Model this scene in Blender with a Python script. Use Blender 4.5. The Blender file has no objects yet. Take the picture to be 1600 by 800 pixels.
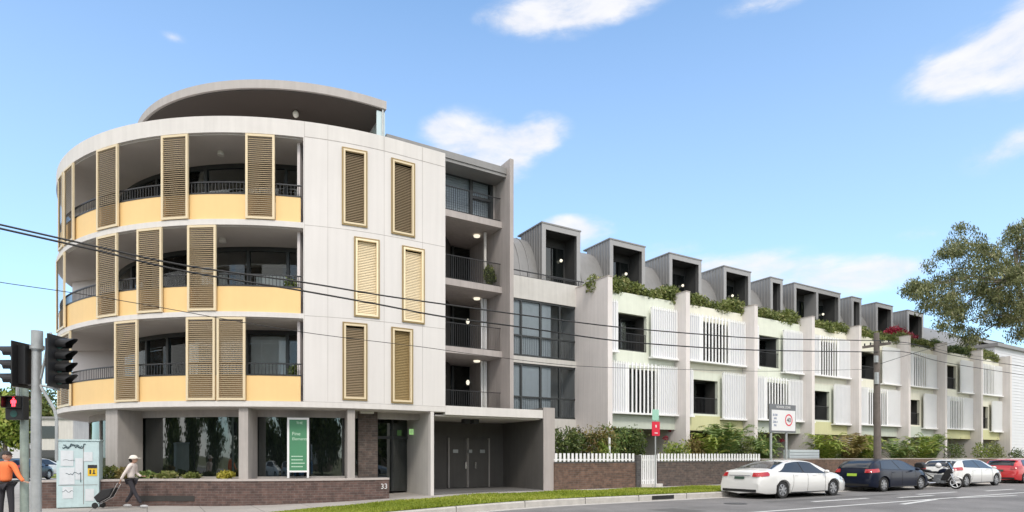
import bpy, bmesh, math, random
import numpy as np
from mathutils import Vector, Matrix
R_ = math.radians
random.seed(7); rng = np.random.default_rng(11)
sc = bpy.context.scene
col = sc.collection

# ------------------------------------------------------------------ camera, sky, sun, exposure
TH = R_(31.07); FPX = 946.0; EYE = 1.6; HZ = 713.0
cam_d = bpy.data.cameras.new('camera'); cam = bpy.data.objects.new('camera', cam_d); col.objects.link(cam)
cam.location = (0, 0, EYE); cam.rotation_euler = (R_(90), 0, -TH)
cam_d.sensor_width = 36; cam_d.lens = FPX/1600*36; cam_d.shift_y = (HZ-400)/1600
cam_d.clip_start = .1; cam_d.clip_end = 3000
sc.camera = cam
SUN_EL, SUN_AZ = R_(48), R_(200)       # azimuth clockwise from +Y (the facade faces -Y)
world = bpy.data.worlds.new('World'); sc.world = world; world.use_nodes = True
sun_d = bpy.data.lights.new('sun', 'SUN'); sun = bpy.data.objects.new('sun', sun_d); col.objects.link(sun)
sun_d.energy = 1.1; sun_d.angle = R_(12); sun_d.color = (1, .92, .82)
sdir = Vector((math.sin(SUN_AZ)*math.cos(SUN_EL), math.cos(SUN_AZ)*math.cos(SUN_EL), math.sin(SUN_EL)))
sun.rotation_euler = sdir.to_track_quat('Z', 'Y').to_euler()
sc.view_settings.view_transform = 'Standard'; sc.view_settings.look = 'None'
sc.view_settings.exposure = .79; sc.view_settings.gamma = 1
sc.render.engine = 'CYCLES'
sc.cycles.max_bounces = 6; sc.cycles.diffuse_bounces = 4; sc.cycles.glossy_bounces = 4
sc.cycles.transparent_max_bounces = 24; sc.cycles.transmission_bounces = 4
sc.cycles.use_denoising = True
sc.cycles.caustics_reflective = False; sc.cycles.caustics_refractive = False
sc.cycles.sample_clamp_indirect = 6

def px_dir(x, y):
    r = (x-800)/FPX; q = (HZ-y)/FPX
    return TH+math.atan(r), q/math.sqrt(1+r*r)

def build_world():
    nt = world.node_tree; N = nt.nodes; L = nt.links; N.clear()
    out = N.new('ShaderNodeOutputWorld'); bg = N.new('ShaderNodeBackground')
    sky = N.new('ShaderNodeTexSky'); sky.sky_type = 'NISHITA'; sky.sun_disc = False
    sky.sun_elevation = SUN_EL; sky.sun_rotation = SUN_AZ
    sky.air_density = 1.0; sky.dust_density = .6; sky.ozone_density = 1.6
    tc = N.new('ShaderNodeTexCoord'); sp = N.new('ShaderNodeSeparateXYZ'); L.new(tc.outputs['Generated'], sp.inputs[0])
    def M(op, a, b=None, c=None):
        m = N.new('ShaderNodeMath'); m.operation = op
        for i, v in enumerate((a, b, c)):
            if v is None: continue
            if isinstance(v, (int, float)): m.inputs[i].default_value = v
            else: L.new(v, m.inputs[i])
        return m.outputs[0]
    az = M('ARCTAN2', sp.outputs[0], sp.outputs[1])
    hl = M('SQRT', M('ADD', M('MULTIPLY', sp.outputs[0], sp.outputs[0]), M('MULTIPLY', sp.outputs[1], sp.outputs[1])))
    el = M('DIVIDE', sp.outputs[2], M('MAXIMUM', hl, .001))
    cv = N.new('ShaderNodeCombineXYZ'); L.new(az, cv.inputs[0]); L.new(M('MULTIPLY', el, 1.9), cv.inputs[1])
    def noise(scale, det, rough, dist=0):
        n = N.new('ShaderNodeTexNoise'); n.inputs['Scale'].default_value = scale; n.inputs['Detail'].default_value = det
        n.inputs['Roughness'].default_value = rough; n.inputs['Distortion'].default_value = dist
        L.new(cv.outputs[0], n.inputs['Vector']); return n.outputs[0]
    nz = M('SUBTRACT', noise(9, 7, .62, .3), .5)
    nf = M('SUBTRACT', noise(22, 5, .6), .5)
    wob = M('ADD', M('MULTIPLY', nz, 3.4), M('MULTIPLY', nf, 1.3))
    # (pixel x, y, half width, half height, density): puffs by their direction in the sky
    clouds = [(725, 215, 62, 45, 1.0), (800, 228, 55, 30, .95), (850, 205, 42, 28, .9), (762, 262, 60, 30, .9), (690, 200, 30, 20, .6),
              (905, 362, 55, 24, .95), (880, 350, 30, 14, .6),
              (860, 22, 95, 40, .85), (940, 6, 95, 30, .85), (800, 34, 55, 18, .45), (1200, 2, 80, 20, .6),
              (1480, 122, 85, 32, .9), (1560, 85, 100, 62, 1.0), (1630, 60, 80, 75, 1.0), (1440, 95, 30, 22, .35),
              (1550, 245, 60, 28, .55), (1600, 215, 40, 24, .55), (270, 58, 24, 10, .5),
              (1300, 436, 120, 32, 1.0), (1385, 424, 70, 22, .7), (1180, 415, 95, 26, .85), (1040, 395, 60, 20, .6), (1440, 365, 45, 12, .45), (1100, 415, 40, 14, .5)]
    tot = None
    for (x, y, w, h, dn) in clouds:
        a, e = px_dir(x, y); a2, _ = px_dir(x+w, y); wa = abs(a2-a); _, e2 = px_dir(x, y-h); we = abs(e2-e)
        dx = M('DIVIDE', M('SUBTRACT', az, a), wa); dy = M('DIVIDE', M('SUBTRACT', el, e), we)
        d = M('SQRT', M('ADD', M('MULTIPLY', dx, dx), M('MULTIPLY', dy, dy)))
        v = M('SUBTRACT', 1.45, d)
        v = M('MULTIPLY', M('MAXIMUM', v, 0), dn)
        tot = v if tot is None else M('ADD', tot, v)
    tot = M('MINIMUM', tot, 1.2)
    mask = M('SMOOTHSTEP', .18, 1.0, M('ADD', tot, M('MULTIPLY', wob, M('MINIMUM', M('MULTIPLY', tot, 1.3), .55)))) if False else None
    mr = N.new('ShaderNodeMapRange'); mr.interpolation_type = 'SMOOTHSTEP'
    L.new(M('ADD', tot, M('MULTIPLY', wob, M('MINIMUM', tot, .6))), mr.inputs['Value'])
    mr.inputs['From Min'].default_value = .15; mr.inputs['From Max'].default_value = 1.4; mr.inputs['To Max'].default_value = .93
    # sky tint, then a pale veil mixed in, strongest at the horizon
    hs = N.new('ShaderNodeHueSaturation'); hs.inputs['Saturation'].default_value = 1.12; hs.inputs['Value'].default_value = 1.0
    tint = N.new('ShaderNodeMix'); tint.data_type = 'RGBA'; tint.blend_type = 'MULTIPLY'; tint.inputs[0].default_value = 1; tint.inputs[7].default_value = (.79, 1.09, 1.21, 1)
    L.new(sky.outputs[0], tint.inputs[6]); L.new(tint.outputs[2], hs.inputs['Color'])
    veil = N.new('ShaderNodeMix'); veil.data_type = 'RGBA'; L.new(hs.outputs[0], veil.inputs[6])
    veil.inputs[7].default_value = (5.0, 5.5, 6.3, 1)
    vf = N.new('ShaderNodeMapRange'); L.new(el, vf.inputs['Value']); vf.inputs['From Min'].default_value = 0; vf.inputs['From Max'].default_value = .75
    vf.inputs['To Min'].default_value = .46; vf.inputs['To Max'].default_value = .16
    L.new(vf.outputs[0], veil.inputs[0])
    # extra bright broken cloud, added out of view as neutral fill light
    def ramp(v, a, b):
        r = N.new('ShaderNodeMapRange'); r.interpolation_type = 'SMOOTHSTEP'; L.new(v, r.inputs[0]); r.inputs['From Min'].default_value = a; r.inputs['From Max'].default_value = b; return r.outputs[0]
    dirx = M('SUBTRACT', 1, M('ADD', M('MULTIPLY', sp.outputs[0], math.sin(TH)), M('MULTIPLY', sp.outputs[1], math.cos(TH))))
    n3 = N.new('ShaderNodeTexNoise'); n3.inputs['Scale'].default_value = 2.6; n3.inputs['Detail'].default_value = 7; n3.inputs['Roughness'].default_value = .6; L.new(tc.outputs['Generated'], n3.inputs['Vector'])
    fill_cov = M('MULTIPLY', M('MAXIMUM', ramp(dirx, .55, .95), ramp(el, .95, 1.6)), ramp(n3.outputs[0], .34, .56))
    c2 = N.new('ShaderNodeMix'); c2.data_type = 'RGBA'; L.new(fill_cov, c2.inputs[0]); c2.inputs[7].default_value = (7.4, 7.1, 6.8, 1)
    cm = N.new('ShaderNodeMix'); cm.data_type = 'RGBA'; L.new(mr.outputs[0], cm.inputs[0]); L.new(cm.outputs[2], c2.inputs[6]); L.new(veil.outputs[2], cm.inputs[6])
    cc = N.new('ShaderNodeMix'); cc.data_type = 'RGBA'; cc.inputs[6].default_value = (3.5, 3.65, 4.0, 1); cc.inputs[7].default_value = (4.45, 4.4, 4.5, 1)
    L.new(M('ADD', M('MULTIPLY', nz, 2.2), .55), cc.inputs[0]); L.new(cc.outputs[2], cm.inputs[7])
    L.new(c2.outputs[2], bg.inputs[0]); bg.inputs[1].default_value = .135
    L.new(bg.outputs[0], out.inputs[0])
build_world()

# ------------------------------------------------------------------ materials
MT = {}
def mat(name, c, rough=.6, metal=0, var=.12, vs=1.2, bump=0, bs=30, spec=.5, coat=0, stain=0, emit=0, alpha=None):
    m = bpy.data.materials.new(name); m.use_nodes = True; MT[name] = m
    nt = m.node_tree; N = nt.nodes; L = nt.links; p = N['Principled BSDF']
    p.inputs['Roughness'].default_value = rough; p.inputs['Metallic'].default_value = metal
    p.inputs['Specular IOR Level'].default_value = spec; p.inputs['Coat Weight'].default_value = coat
    p.inputs['Coat Roughness'].default_value = .04
    c = tuple(c)+(1,)
    tc = N.new('ShaderNodeTexCoord')
    if var > 0:
        n = N.new('ShaderNodeTexNoise'); n.inputs['Scale'].default_value = vs; n.inputs['Detail'].default_value = 6; n.inputs['Roughness'].default_value = .65
        L.new(tc.outputs['Object'], n.inputs['Vector'])
        mr = N.new('ShaderNodeMapRange'); L.new(n.outputs[0], mr.inputs['Value'])
        mr.inputs['From Min'].default_value = .25; mr.inputs['From Max'].default_value = .75
        mr.inputs['To Min'].default_value = 1-var; mr.inputs['To Max'].default_value = 1+var
        fac = mr.outputs[0]
        if stain > 0:      # rain streaks: noise stretched along z
            mp = N.new('ShaderNodeMapping'); mp.inputs['Scale'].default_value = (7, 7, .35); L.new(tc.outputs['Object'], mp.inputs[0])
            n2 = N.new('ShaderNodeTexNoise'); n2.inputs['Scale'].default_value = 1; n2.inputs['Detail'].default_value = 4; L.new(mp.outputs[0], n2.inputs['Vector'])
            m2 = N.new('ShaderNodeMapRange'); L.new(n2.outputs[0], m2.inputs['Value']); m2.inputs['From Min'].default_value = .35; m2.inputs['From Max'].default_value = .7
            m2.inputs['To Min'].default_value = 1; m2.inputs['To Max'].default_value = 1-stain
            mm = N.new('ShaderNodeMath'); mm.operation = 'MULTIPLY'; L.new(fac, mm.inputs[0]); L.new(m2.outputs[0], mm.inputs[1]); fac = mm.outputs[0]
        vm = N.new('ShaderNodeVectorMath'); vm.operation = 'SCALE'; vm.inputs[0].default_value = c[:3]; L.new(fac, vm.inputs['Scale'])
        L.new(vm.outputs[0], p.inputs['Base Color'])
    else:
        p.inputs['Base Color'].default_value = c
    if bump > 0:
        n = N.new('ShaderNodeTexNoise'); n.inputs['Scale'].default_value = bs; n.inputs['Detail'].default_value = 4
        L.new(tc.outputs['Object'], n.inputs['Vector']); b = N.new('ShaderNodeBump'); b.inputs['Strength'].default_value = bump
        b.inputs['Distance'].default_value = .02; L.new(n.outputs[0], b.inputs['Height']); L.new(b.outputs[0], p.inputs['Normal'])
    if emit:
        p.inputs['Emission Color'].default_value = c; p.inputs['Emission Strength'].default_value = emit
    return m
def glass(name, tint=(.35, .4, .4), trans=.45, rough=.02, ior=1.9):
    m = bpy.data.materials.new(name); m.use_nodes = True; MT[name] = m
    nt = m.node_tree; N = nt.nodes; L = nt.links; N.clear(); out = N.new('ShaderNodeOutputMaterial')
    t = N.new('ShaderNodeBsdfTransparent'); t.inputs[0].default_value = tuple(tint)+(1,)
    d = N.new('ShaderNodeBsdfDiffuse'); d.inputs[0].default_value = (.012, .016, .016, 1)
    g = N.new('ShaderNodeBsdfGlossy'); g.inputs[0].default_value = (.9, .95, .95, 1); g.inputs[1].default_value = rough
    a = N.new('ShaderNodeMixShader'); a.inputs[0].default_value = trans; L.new(d.outputs[0], a.inputs[1]); L.new(t.outputs[0], a.inputs[2])
    f = N.new('ShaderNodeFresnel'); f.inputs[0].default_value = ior
    b = N.new('ShaderNodeMixShader'); L.new(f.outputs[0], b.inputs[0]); L.new(a.outputs[0], b.inputs[1]); L.new(g.outputs[0], b.inputs[2])
    tc = N.new('ShaderNodeTexCoord'); n = N.new('ShaderNodeTexNoise'); n.inputs['Scale'].default_value = .8; L.new(tc.outputs['Object'], n.inputs[0])
    bp = N.new('ShaderNodeBump'); bp.inputs['Strength'].default_value = .05; bp.inputs['Distance'].default_value = .05; L.new(n.outputs[0], bp.inputs['Height']); L.new(bp.outputs[0], g.inputs['Normal'])
    L.new(b.outputs[0], out.inputs[0]); return m
def brick(name, c1, c2, mortar, sx=1):
    m = bpy.data.materials.new(name); m.use_nodes = True; MT[name] = m
    nt = m.node_tree; N = nt.nodes; L = nt.links; p = N['Principled BSDF']; p.inputs['Roughness'].default_value = .85
    uv = N.new('ShaderNodeUVMap'); uv.uv_map = 'UVMap'
    b = N.new('ShaderNodeTexBrick'); b.inputs['Scale'].default_value = 1; b.inputs['Brick Width'].default_value = .26; b.inputs['Row Height'].default_value = .086
    b.inputs['Mortar Size'].default_value = .008; b.inputs['Mortar Smooth'].default_value = .2; b.inputs['Bias'].default_value = -.1
    b.inputs[1].default_value = tuple(c1)+(1,); b.inputs[2].default_value = tuple(c2)+(1,); b.inputs[3].default_value = tuple(mortar)+(1,)
    L.new(uv.outputs[0], b.inputs[0])
    n = N.new('ShaderNodeTexNoise'); n.inputs['Scale'].default_value = 5; n.inputs['Detail'].default_value = 6; L.new(uv.outputs[0], n.inputs[0])
    mr = N.new('ShaderNodeMapRange'); L.new(n.outputs[0], mr.inputs[0]); mr.inputs['From Min'].default_value = .3; mr.inputs['From Max'].default_value = .7; mr.inputs['To Min'].default_value = .72; mr.inputs['To Max'].default_value = 1.3
    vm = N.new('ShaderNodeVectorMath'); vm.operation = 'SCALE'; L.new(b.outputs[0], vm.inputs[0]); L.new(mr.outputs[0], vm.inputs['Scale']); L.new(vm.outputs[0], p.inputs['Base Color'])
    bp = N.new('ShaderNodeBump'); bp.inputs['Strength'].default_value = .5; bp.inputs['Distance'].default_value = .01; bp.invert = True; L.new(b.outputs[1], bp.inputs['Height']); L.new(bp.outputs[0], p.inputs['Normal'])
    return m
def leafmat(name, c1, c2, c3=None, trans=.25):
    m = bpy.data.materials.new(name); m.use_nodes = True; MT[name] = m
    nt = m.node_tree; N = nt.nodes; L = nt.links; p = N['Principled BSDF']; p.inputs['Roughness'].default_value = .5; p.inputs['Specular IOR Level'].default_value = .4
    at = N.new('ShaderNodeAttribute'); at.attribute_name = 'var'; cr = N.new('ShaderNodeValToRGB')
    cr.color_ramp.elements[0].color = tuple(c1)+(1,); cr.color_ramp.elements[1].color = tuple(c3 or c2)+(1,)
    e = cr.color_ramp.elements.new(.6); e.color = tuple(c2)+(1,)
    L.new(at.outputs['Fac'], cr.inputs[0]); L.new(cr.outputs[0], p.inputs['Base Color'])
    tr = N.new('ShaderNodeBsdfTranslucent'); L.new(cr.outputs[0], tr.inputs[0]); mx = N.new('ShaderNodeMixShader'); mx.inputs[0].default_value = trans
    L.new(p.outputs[0], mx.inputs[1]); L.new(tr.outputs[0], mx.inputs[2]); L.new(mx.outputs[0], N['Material Output'].inputs[0])
    return m
def ground_mat(name, c, c2, s1=.5, s2=40, rough=.9, line=None):
    m = bpy.data.materials.new(name); m.use_nodes = True; MT[name] = m
    nt = m.node_tree; N = nt.nodes; L = nt.links; p = N['Principled BSDF']; p.inputs['Roughness'].default_value = rough
    tc = N.new('ShaderNodeTexCoord')
    n1 = N.new('ShaderNodeTexNoise'); n1.inputs['Scale'].default_value = s1; n1.inputs['Detail'].default_value = 8; n1.inputs['Roughness'].default_value = .7; L.new(tc.outputs['Object'], n1.inputs[0])
    n2 = N.new('ShaderNodeTexNoise'); n2.inputs['Scale'].default_value = s2; n2.inputs['Detail'].default_value = 3; L.new(tc.outputs['Object'], n2.inputs[0])
    ad = N.new('ShaderNodeMath'); ad.operation = 'ADD'; L.new(n1.outputs[0], ad.inputs[0]); L.new(n2.outputs[0], ad.inputs[1])
    mr = N.new('ShaderNodeMapRange'); L.new(ad.outputs[0], mr.inputs[0]); mr.inputs['From Min'].default_value = .75; mr.inputs['From Max'].default_value = 1.25
    mx = N.new('ShaderNodeMix'); mx.data_type = 'RGBA'; L.new(mr.outputs[0], mx.inputs[0]); mx.inputs[6].default_value = tuple(c)+(1,); mx.inputs[7].default_value = tuple(c2)+(1,)
    res = mx.outputs[2]
    if line:   # slab joints
        b = N.new('ShaderNodeTexBrick'); b.offset = 0; b.inputs['Scale'].default_value = 1; b.inputs['Brick Width'].default_value = line; b.inputs['Row Height'].default_value = line
        b.inputs['Mortar Size'].default_value = .012; b.inputs[1].default_value = (1, 1, 1, 1); b.inputs[2].default_value = (.9, .9, .9, 1); b.inputs[3].default_value = (.45, .45, .45, 1)
        L.new(tc.outputs['Object'], b.inputs[0]); mu = N.new('ShaderNodeMix'); mu.data_type = 'RGBA'; mu.blend_type = 'MULTIPLY'; mu.inputs[0].default_value = 1
        L.new(res, mu.inputs[6]); L.new(b.outputs[0], mu.inputs[7]); res = mu.outputs[2]
    L.new(res, p.inputs['Base Color'])
    bp = N.new('ShaderNodeBump'); bp.inputs['Strength'].default_value = .35; bp.inputs['Distance'].default_value = .01; L.new(n2.outputs[0], bp.inputs['Height']); L.new(bp.outputs[0], p.inputs['Normal'])
    return m

mat('white_render', (.715, .685, .66), .8, var=.045, vs=.35, bump=.06, stain=.045)
mat('white_band', (.70, .67, .64), .75, var=.05, vs=1.2, stain=.07)
mat('roof_rim', (.46, .43, .41), .75, var=.06, vs=1.2, stain=.1)
mat('soffit', (.62, .58, .545), .8, var=.05)
mat('yellow_panel', (.84, .58, .26), .6, var=.04, vs=.9, stain=.025)
mat('gold_frame', (.72, .60, .40), .45, var=.03)
mat('bronze_slat', (.36, .275, .17), .45, metal=.25, var=.06)
mat('bronze_mesh', (.33, .235, .10), .45, metal=.25, var=.05)
mat('pale_gold', (.88, .74, .50), .5, metal=.1, var=.06)
mat('black_metal', (.02, .021, .023), .4, var=.05)
mat('dark_frame', (.035, .04, .042), .4, var=.05)
mat('inner_wall', (.70, .65, .64), .8, var=.04)
mat('curtain', (.78, .79, .78), .85, var=.08, vs=4)
mat('curtain_white', (.80, .81, .82), .85, var=.05, vs=5)
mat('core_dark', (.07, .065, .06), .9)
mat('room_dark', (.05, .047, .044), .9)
mat('zinc', (.275, .27, .265), .5, metal=.2, var=.08, stain=.08)
mat('zinc_frame', (.36, .355, .35), .45, metal=.3, var=.05)
mat('zinc_dark', (.06, .06, .06), .6, var=.1)
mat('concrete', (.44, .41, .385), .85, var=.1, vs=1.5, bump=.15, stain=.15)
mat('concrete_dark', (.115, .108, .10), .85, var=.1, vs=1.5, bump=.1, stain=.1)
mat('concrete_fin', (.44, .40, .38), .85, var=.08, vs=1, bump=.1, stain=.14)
mat('concrete_light', (.60, .58, .545), .8, var=.07, vs=1.5, stain=.1)
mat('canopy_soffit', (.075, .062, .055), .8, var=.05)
mat('pinkish_render', (.76, .71, .685), .85, var=.06, vs=.8, bump=.1, stain=.08)
mat('green_render', (.74, .77, .66), .85, var=.06, stain=.06)
mat('cream_render', (.79, .77, .65), .85, var=.05, stain=.05)
mat('grey_green', (.58, .62, .54), .85, var=.05, stain=.05)
mat('lime_render', (.64, .63, .36), .85, var=.06, stain=.05)
mat('white_metal', (.88, .88, .88), .45, var=.03)
mat('shutter_back', (.72, .73, .76), .6, var=.03)
mat('lamp', (1, .93, .75), emit=.55, var=0)
mat('exit_green', (.30, .55, .20), emit=.45, var=0)
mat('tile_brown', (.10, .085, .075), .6, var=.1)
mat('rubber', (.018, .018, .018), .75, var=.1)
mat('alloy', (.50, .51, .53), .3, metal=.75, var=.03)
mat('chrome', (.7, .7, .72), .15, metal=1, var=0)
mat('car_white', (.74, .74, .72), .3, coat=1, var=.02)
mat('car_navy', (.003, .007, .022), .3, spec=.25, coat=.2, var=.02)
mat('car_red', (.55, .02, .025), .3, coat=1, var=.02)
mat('car_silver', (.40, .42, .44), .3, metal=.5, coat=1, var=.02)
mat('car_black', (.012, .012, .013), .5, var=.02)
mat('car_glass', (.012, .015, .018), .04, var=0, spec=.8, coat=0)
mat('red_lens', (.42, .012, .015), .15, coat=1, var=.05, vs=15)
mat('clear_lens', (.6, .62, .65), .1, coat=1, var=.05, vs=15)
mat('plate_dark', (.05, .09, .07), .4, var=.05)
mat('plate_green', (.38, .58, .06), .4, var=.02)
mat('plate_yellow', (.75, .62, .12), .4, var=.02)
mat('galv', (.42, .44, .44), .5, metal=.4, var=.15, vs=6)
mat('galv_green', (.30, .36, .32), .6, metal=.2, var=.2, vs=5)
mat('signal_black', (.015, .015, .016), .45, var=.05)
mat('signal_red', (1, .04, .06), emit=3.2, var=0)
mat('signal_off', (.02, .09, .08), .3, var=0)
mat('pole_wood', (.17, .145, .13), .9, var=.25, vs=3, bump=.4, stain=.2)
mat('wire', (.02, .02, .02), .6, var=0)
mat('sign_red', (.70, .015, .05), .4, var=.02)
mat('sign_green', (.35, .62, .50), .4, var=.02)
mat('sign_white', (.78, .78, .77), .45, var=.03)
mat('sign_grey', (.16, .17, .18), .5, var=.1)
mat('sign_letter', (.03, .03, .035), .5, var=0)
mat('letter_blue', (.20, .25, .38), .5, var=0)
mat('banner_green', (.07, .24, .125), .5, var=.08)
mat('letter_pale', (.55, .75, .6), .5, var=0)
mat('box_blue', (.52, .66, .68), .6, var=.12, vs=3, stain=.08)
mat('paper', (.66, .70, .73), .8, var=.08, vs=5)
mat('sticker', (.78, .50, .03), .5, var=.05)
mat('graffiti', (.06, .10, .12), .6, var=0)
mat('skin', (.50, .30, .22), .55, var=.05)
mat('shirt_pink', (.74, .66, .62), .85, var=.06, vs=8)
mat('cap_white', (.75, .71, .64), .8, var=.05)
mat('trouser_dark', (.03, .028, .035), .85, var=.1)
mat('orange_cloth', (.90, .22, .07), .75, var=.06, vs=6)
mat('hair', (.02, .014, .011), .6, var=.1)
mat('shoe', (.45, .45, .46), .6, var=.05)
mat('black_bag', (.02, .02, .022), .7, var=.15)
mat('red_cloth', (.35, .05, .07), .8, var=.1)
mat('bark', (.20, .165, .135), .9, var=.3, vs=4, bump=.5, bs=12)
mat('white_paint', (.62, .62, .60), .8, var=.14, vs=6)
mat('yellow_paint', (.62, .40, .16), .8, var=.16, vs=5)
mat('kerb_stone', (.46, .44, .41), .9, var=.16, vs=4, bump=.2)
mat('coping', (.50, .45, .42), .85, var=.1, stain=.1)
mat('weatherboard', (.72, .73, .76), .7, var=.03)
mat('roof_tile', (.20, .11, .085), .8, var=.15, vs=4)
mat('house_brick', (.36, .27, .22), .85, var=.1)
mat('meter_grey', (.52, .58, .60), .6, var=.06)
mat('privacy_glass', (.55, .66, .68), .15, var=.05)
mat('bus_white', (.6, .66, .7), .35, var=.04)
mat('bus_blue', (.12, .28, .48), .35, var=.04)
mat('lamp_off', (.80, .78, .72), .5, var=0)
glass('glass_dark', (.30, .34, .33), .50, ior=1.75)
glass('glass_balcony', (.93, .95, .95), .97, ior=1.42)
glass('glass_shop', (.34, .40, .38), .50, ior=2.1)
glass('glass_link', (.80, .83, .85), .96, ior=1.22)
brick('brick_dark', (.135, .083, .07), (.085, .056, .05), (.15, .125, .115))
brick('brick_brown', (.17, .10, .07), (.10, .064, .046), (.14, .115, .10))
brick('brick_mixed', (.125, .09, .075), (.07, .058, .052), (.13, .115, .105))
brick('brick_pier', (.09, .085, .085), (.06, .058, .058), (.12, .11, .105))
leafmat('leaf_hedge', (.06, .09, .02), (.22, .26, .07), (.42, .38, .17))
leafmat('leaf_dark', (.03, .055, .018), (.12, .17, .045), (.26, .27, .09))
leafmat('leaf_lime', (.08, .14, .02), (.28, .36, .06), (.55, .50, .15))
leafmat('leaf_palm', (.05, .10, .03), (.20, .29, .08), (.46, .42, .15))
leafmat('leaf_gum', (.05, .068, .025), (.20, .22, .085), (.50, .47, .28))
leafmat('leaf_rust', (.12, .07, .025), (.24, .20, .06), (.42, .34, .15))
leafmat('leaf_red', (.25, .01, .03), (.45, .03, .07), (.55, .10, .10))
leafmat('leaf_yellow', (.26, .26, .03), (.45, .40, .06), (.6, .5, .12))
leafmat('leaf_flower', (.04, .07, .02), (.12, .15, .05), (.55, .16, .12))
leafmat('blade', (.16, .22, .02), (.34, .40, .045), (.50, .48, .12), .35)
ground_mat('asphalt', (.10, .096, .093), (.26, .25, .245), .28, 70)
ground_mat('asphalt_dark', (.09, .087, .085), (.14, .135, .13), .8, 60)
ground_mat('pavement_mat', (.34, .315, .285), (.46, .43, .40), .8, 50, line=1.5)
ground_mat('grass_mat', (.16, .20, .03), (.32, .36, .06), .8, 30)
ground_mat('ground_mat', (.10, .12, .04), (.18, .17, .08), .2, 5)
ground_mat('carport_floor', (.10, .097, .094), (.16, .155, .15), .8, 50)

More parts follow.
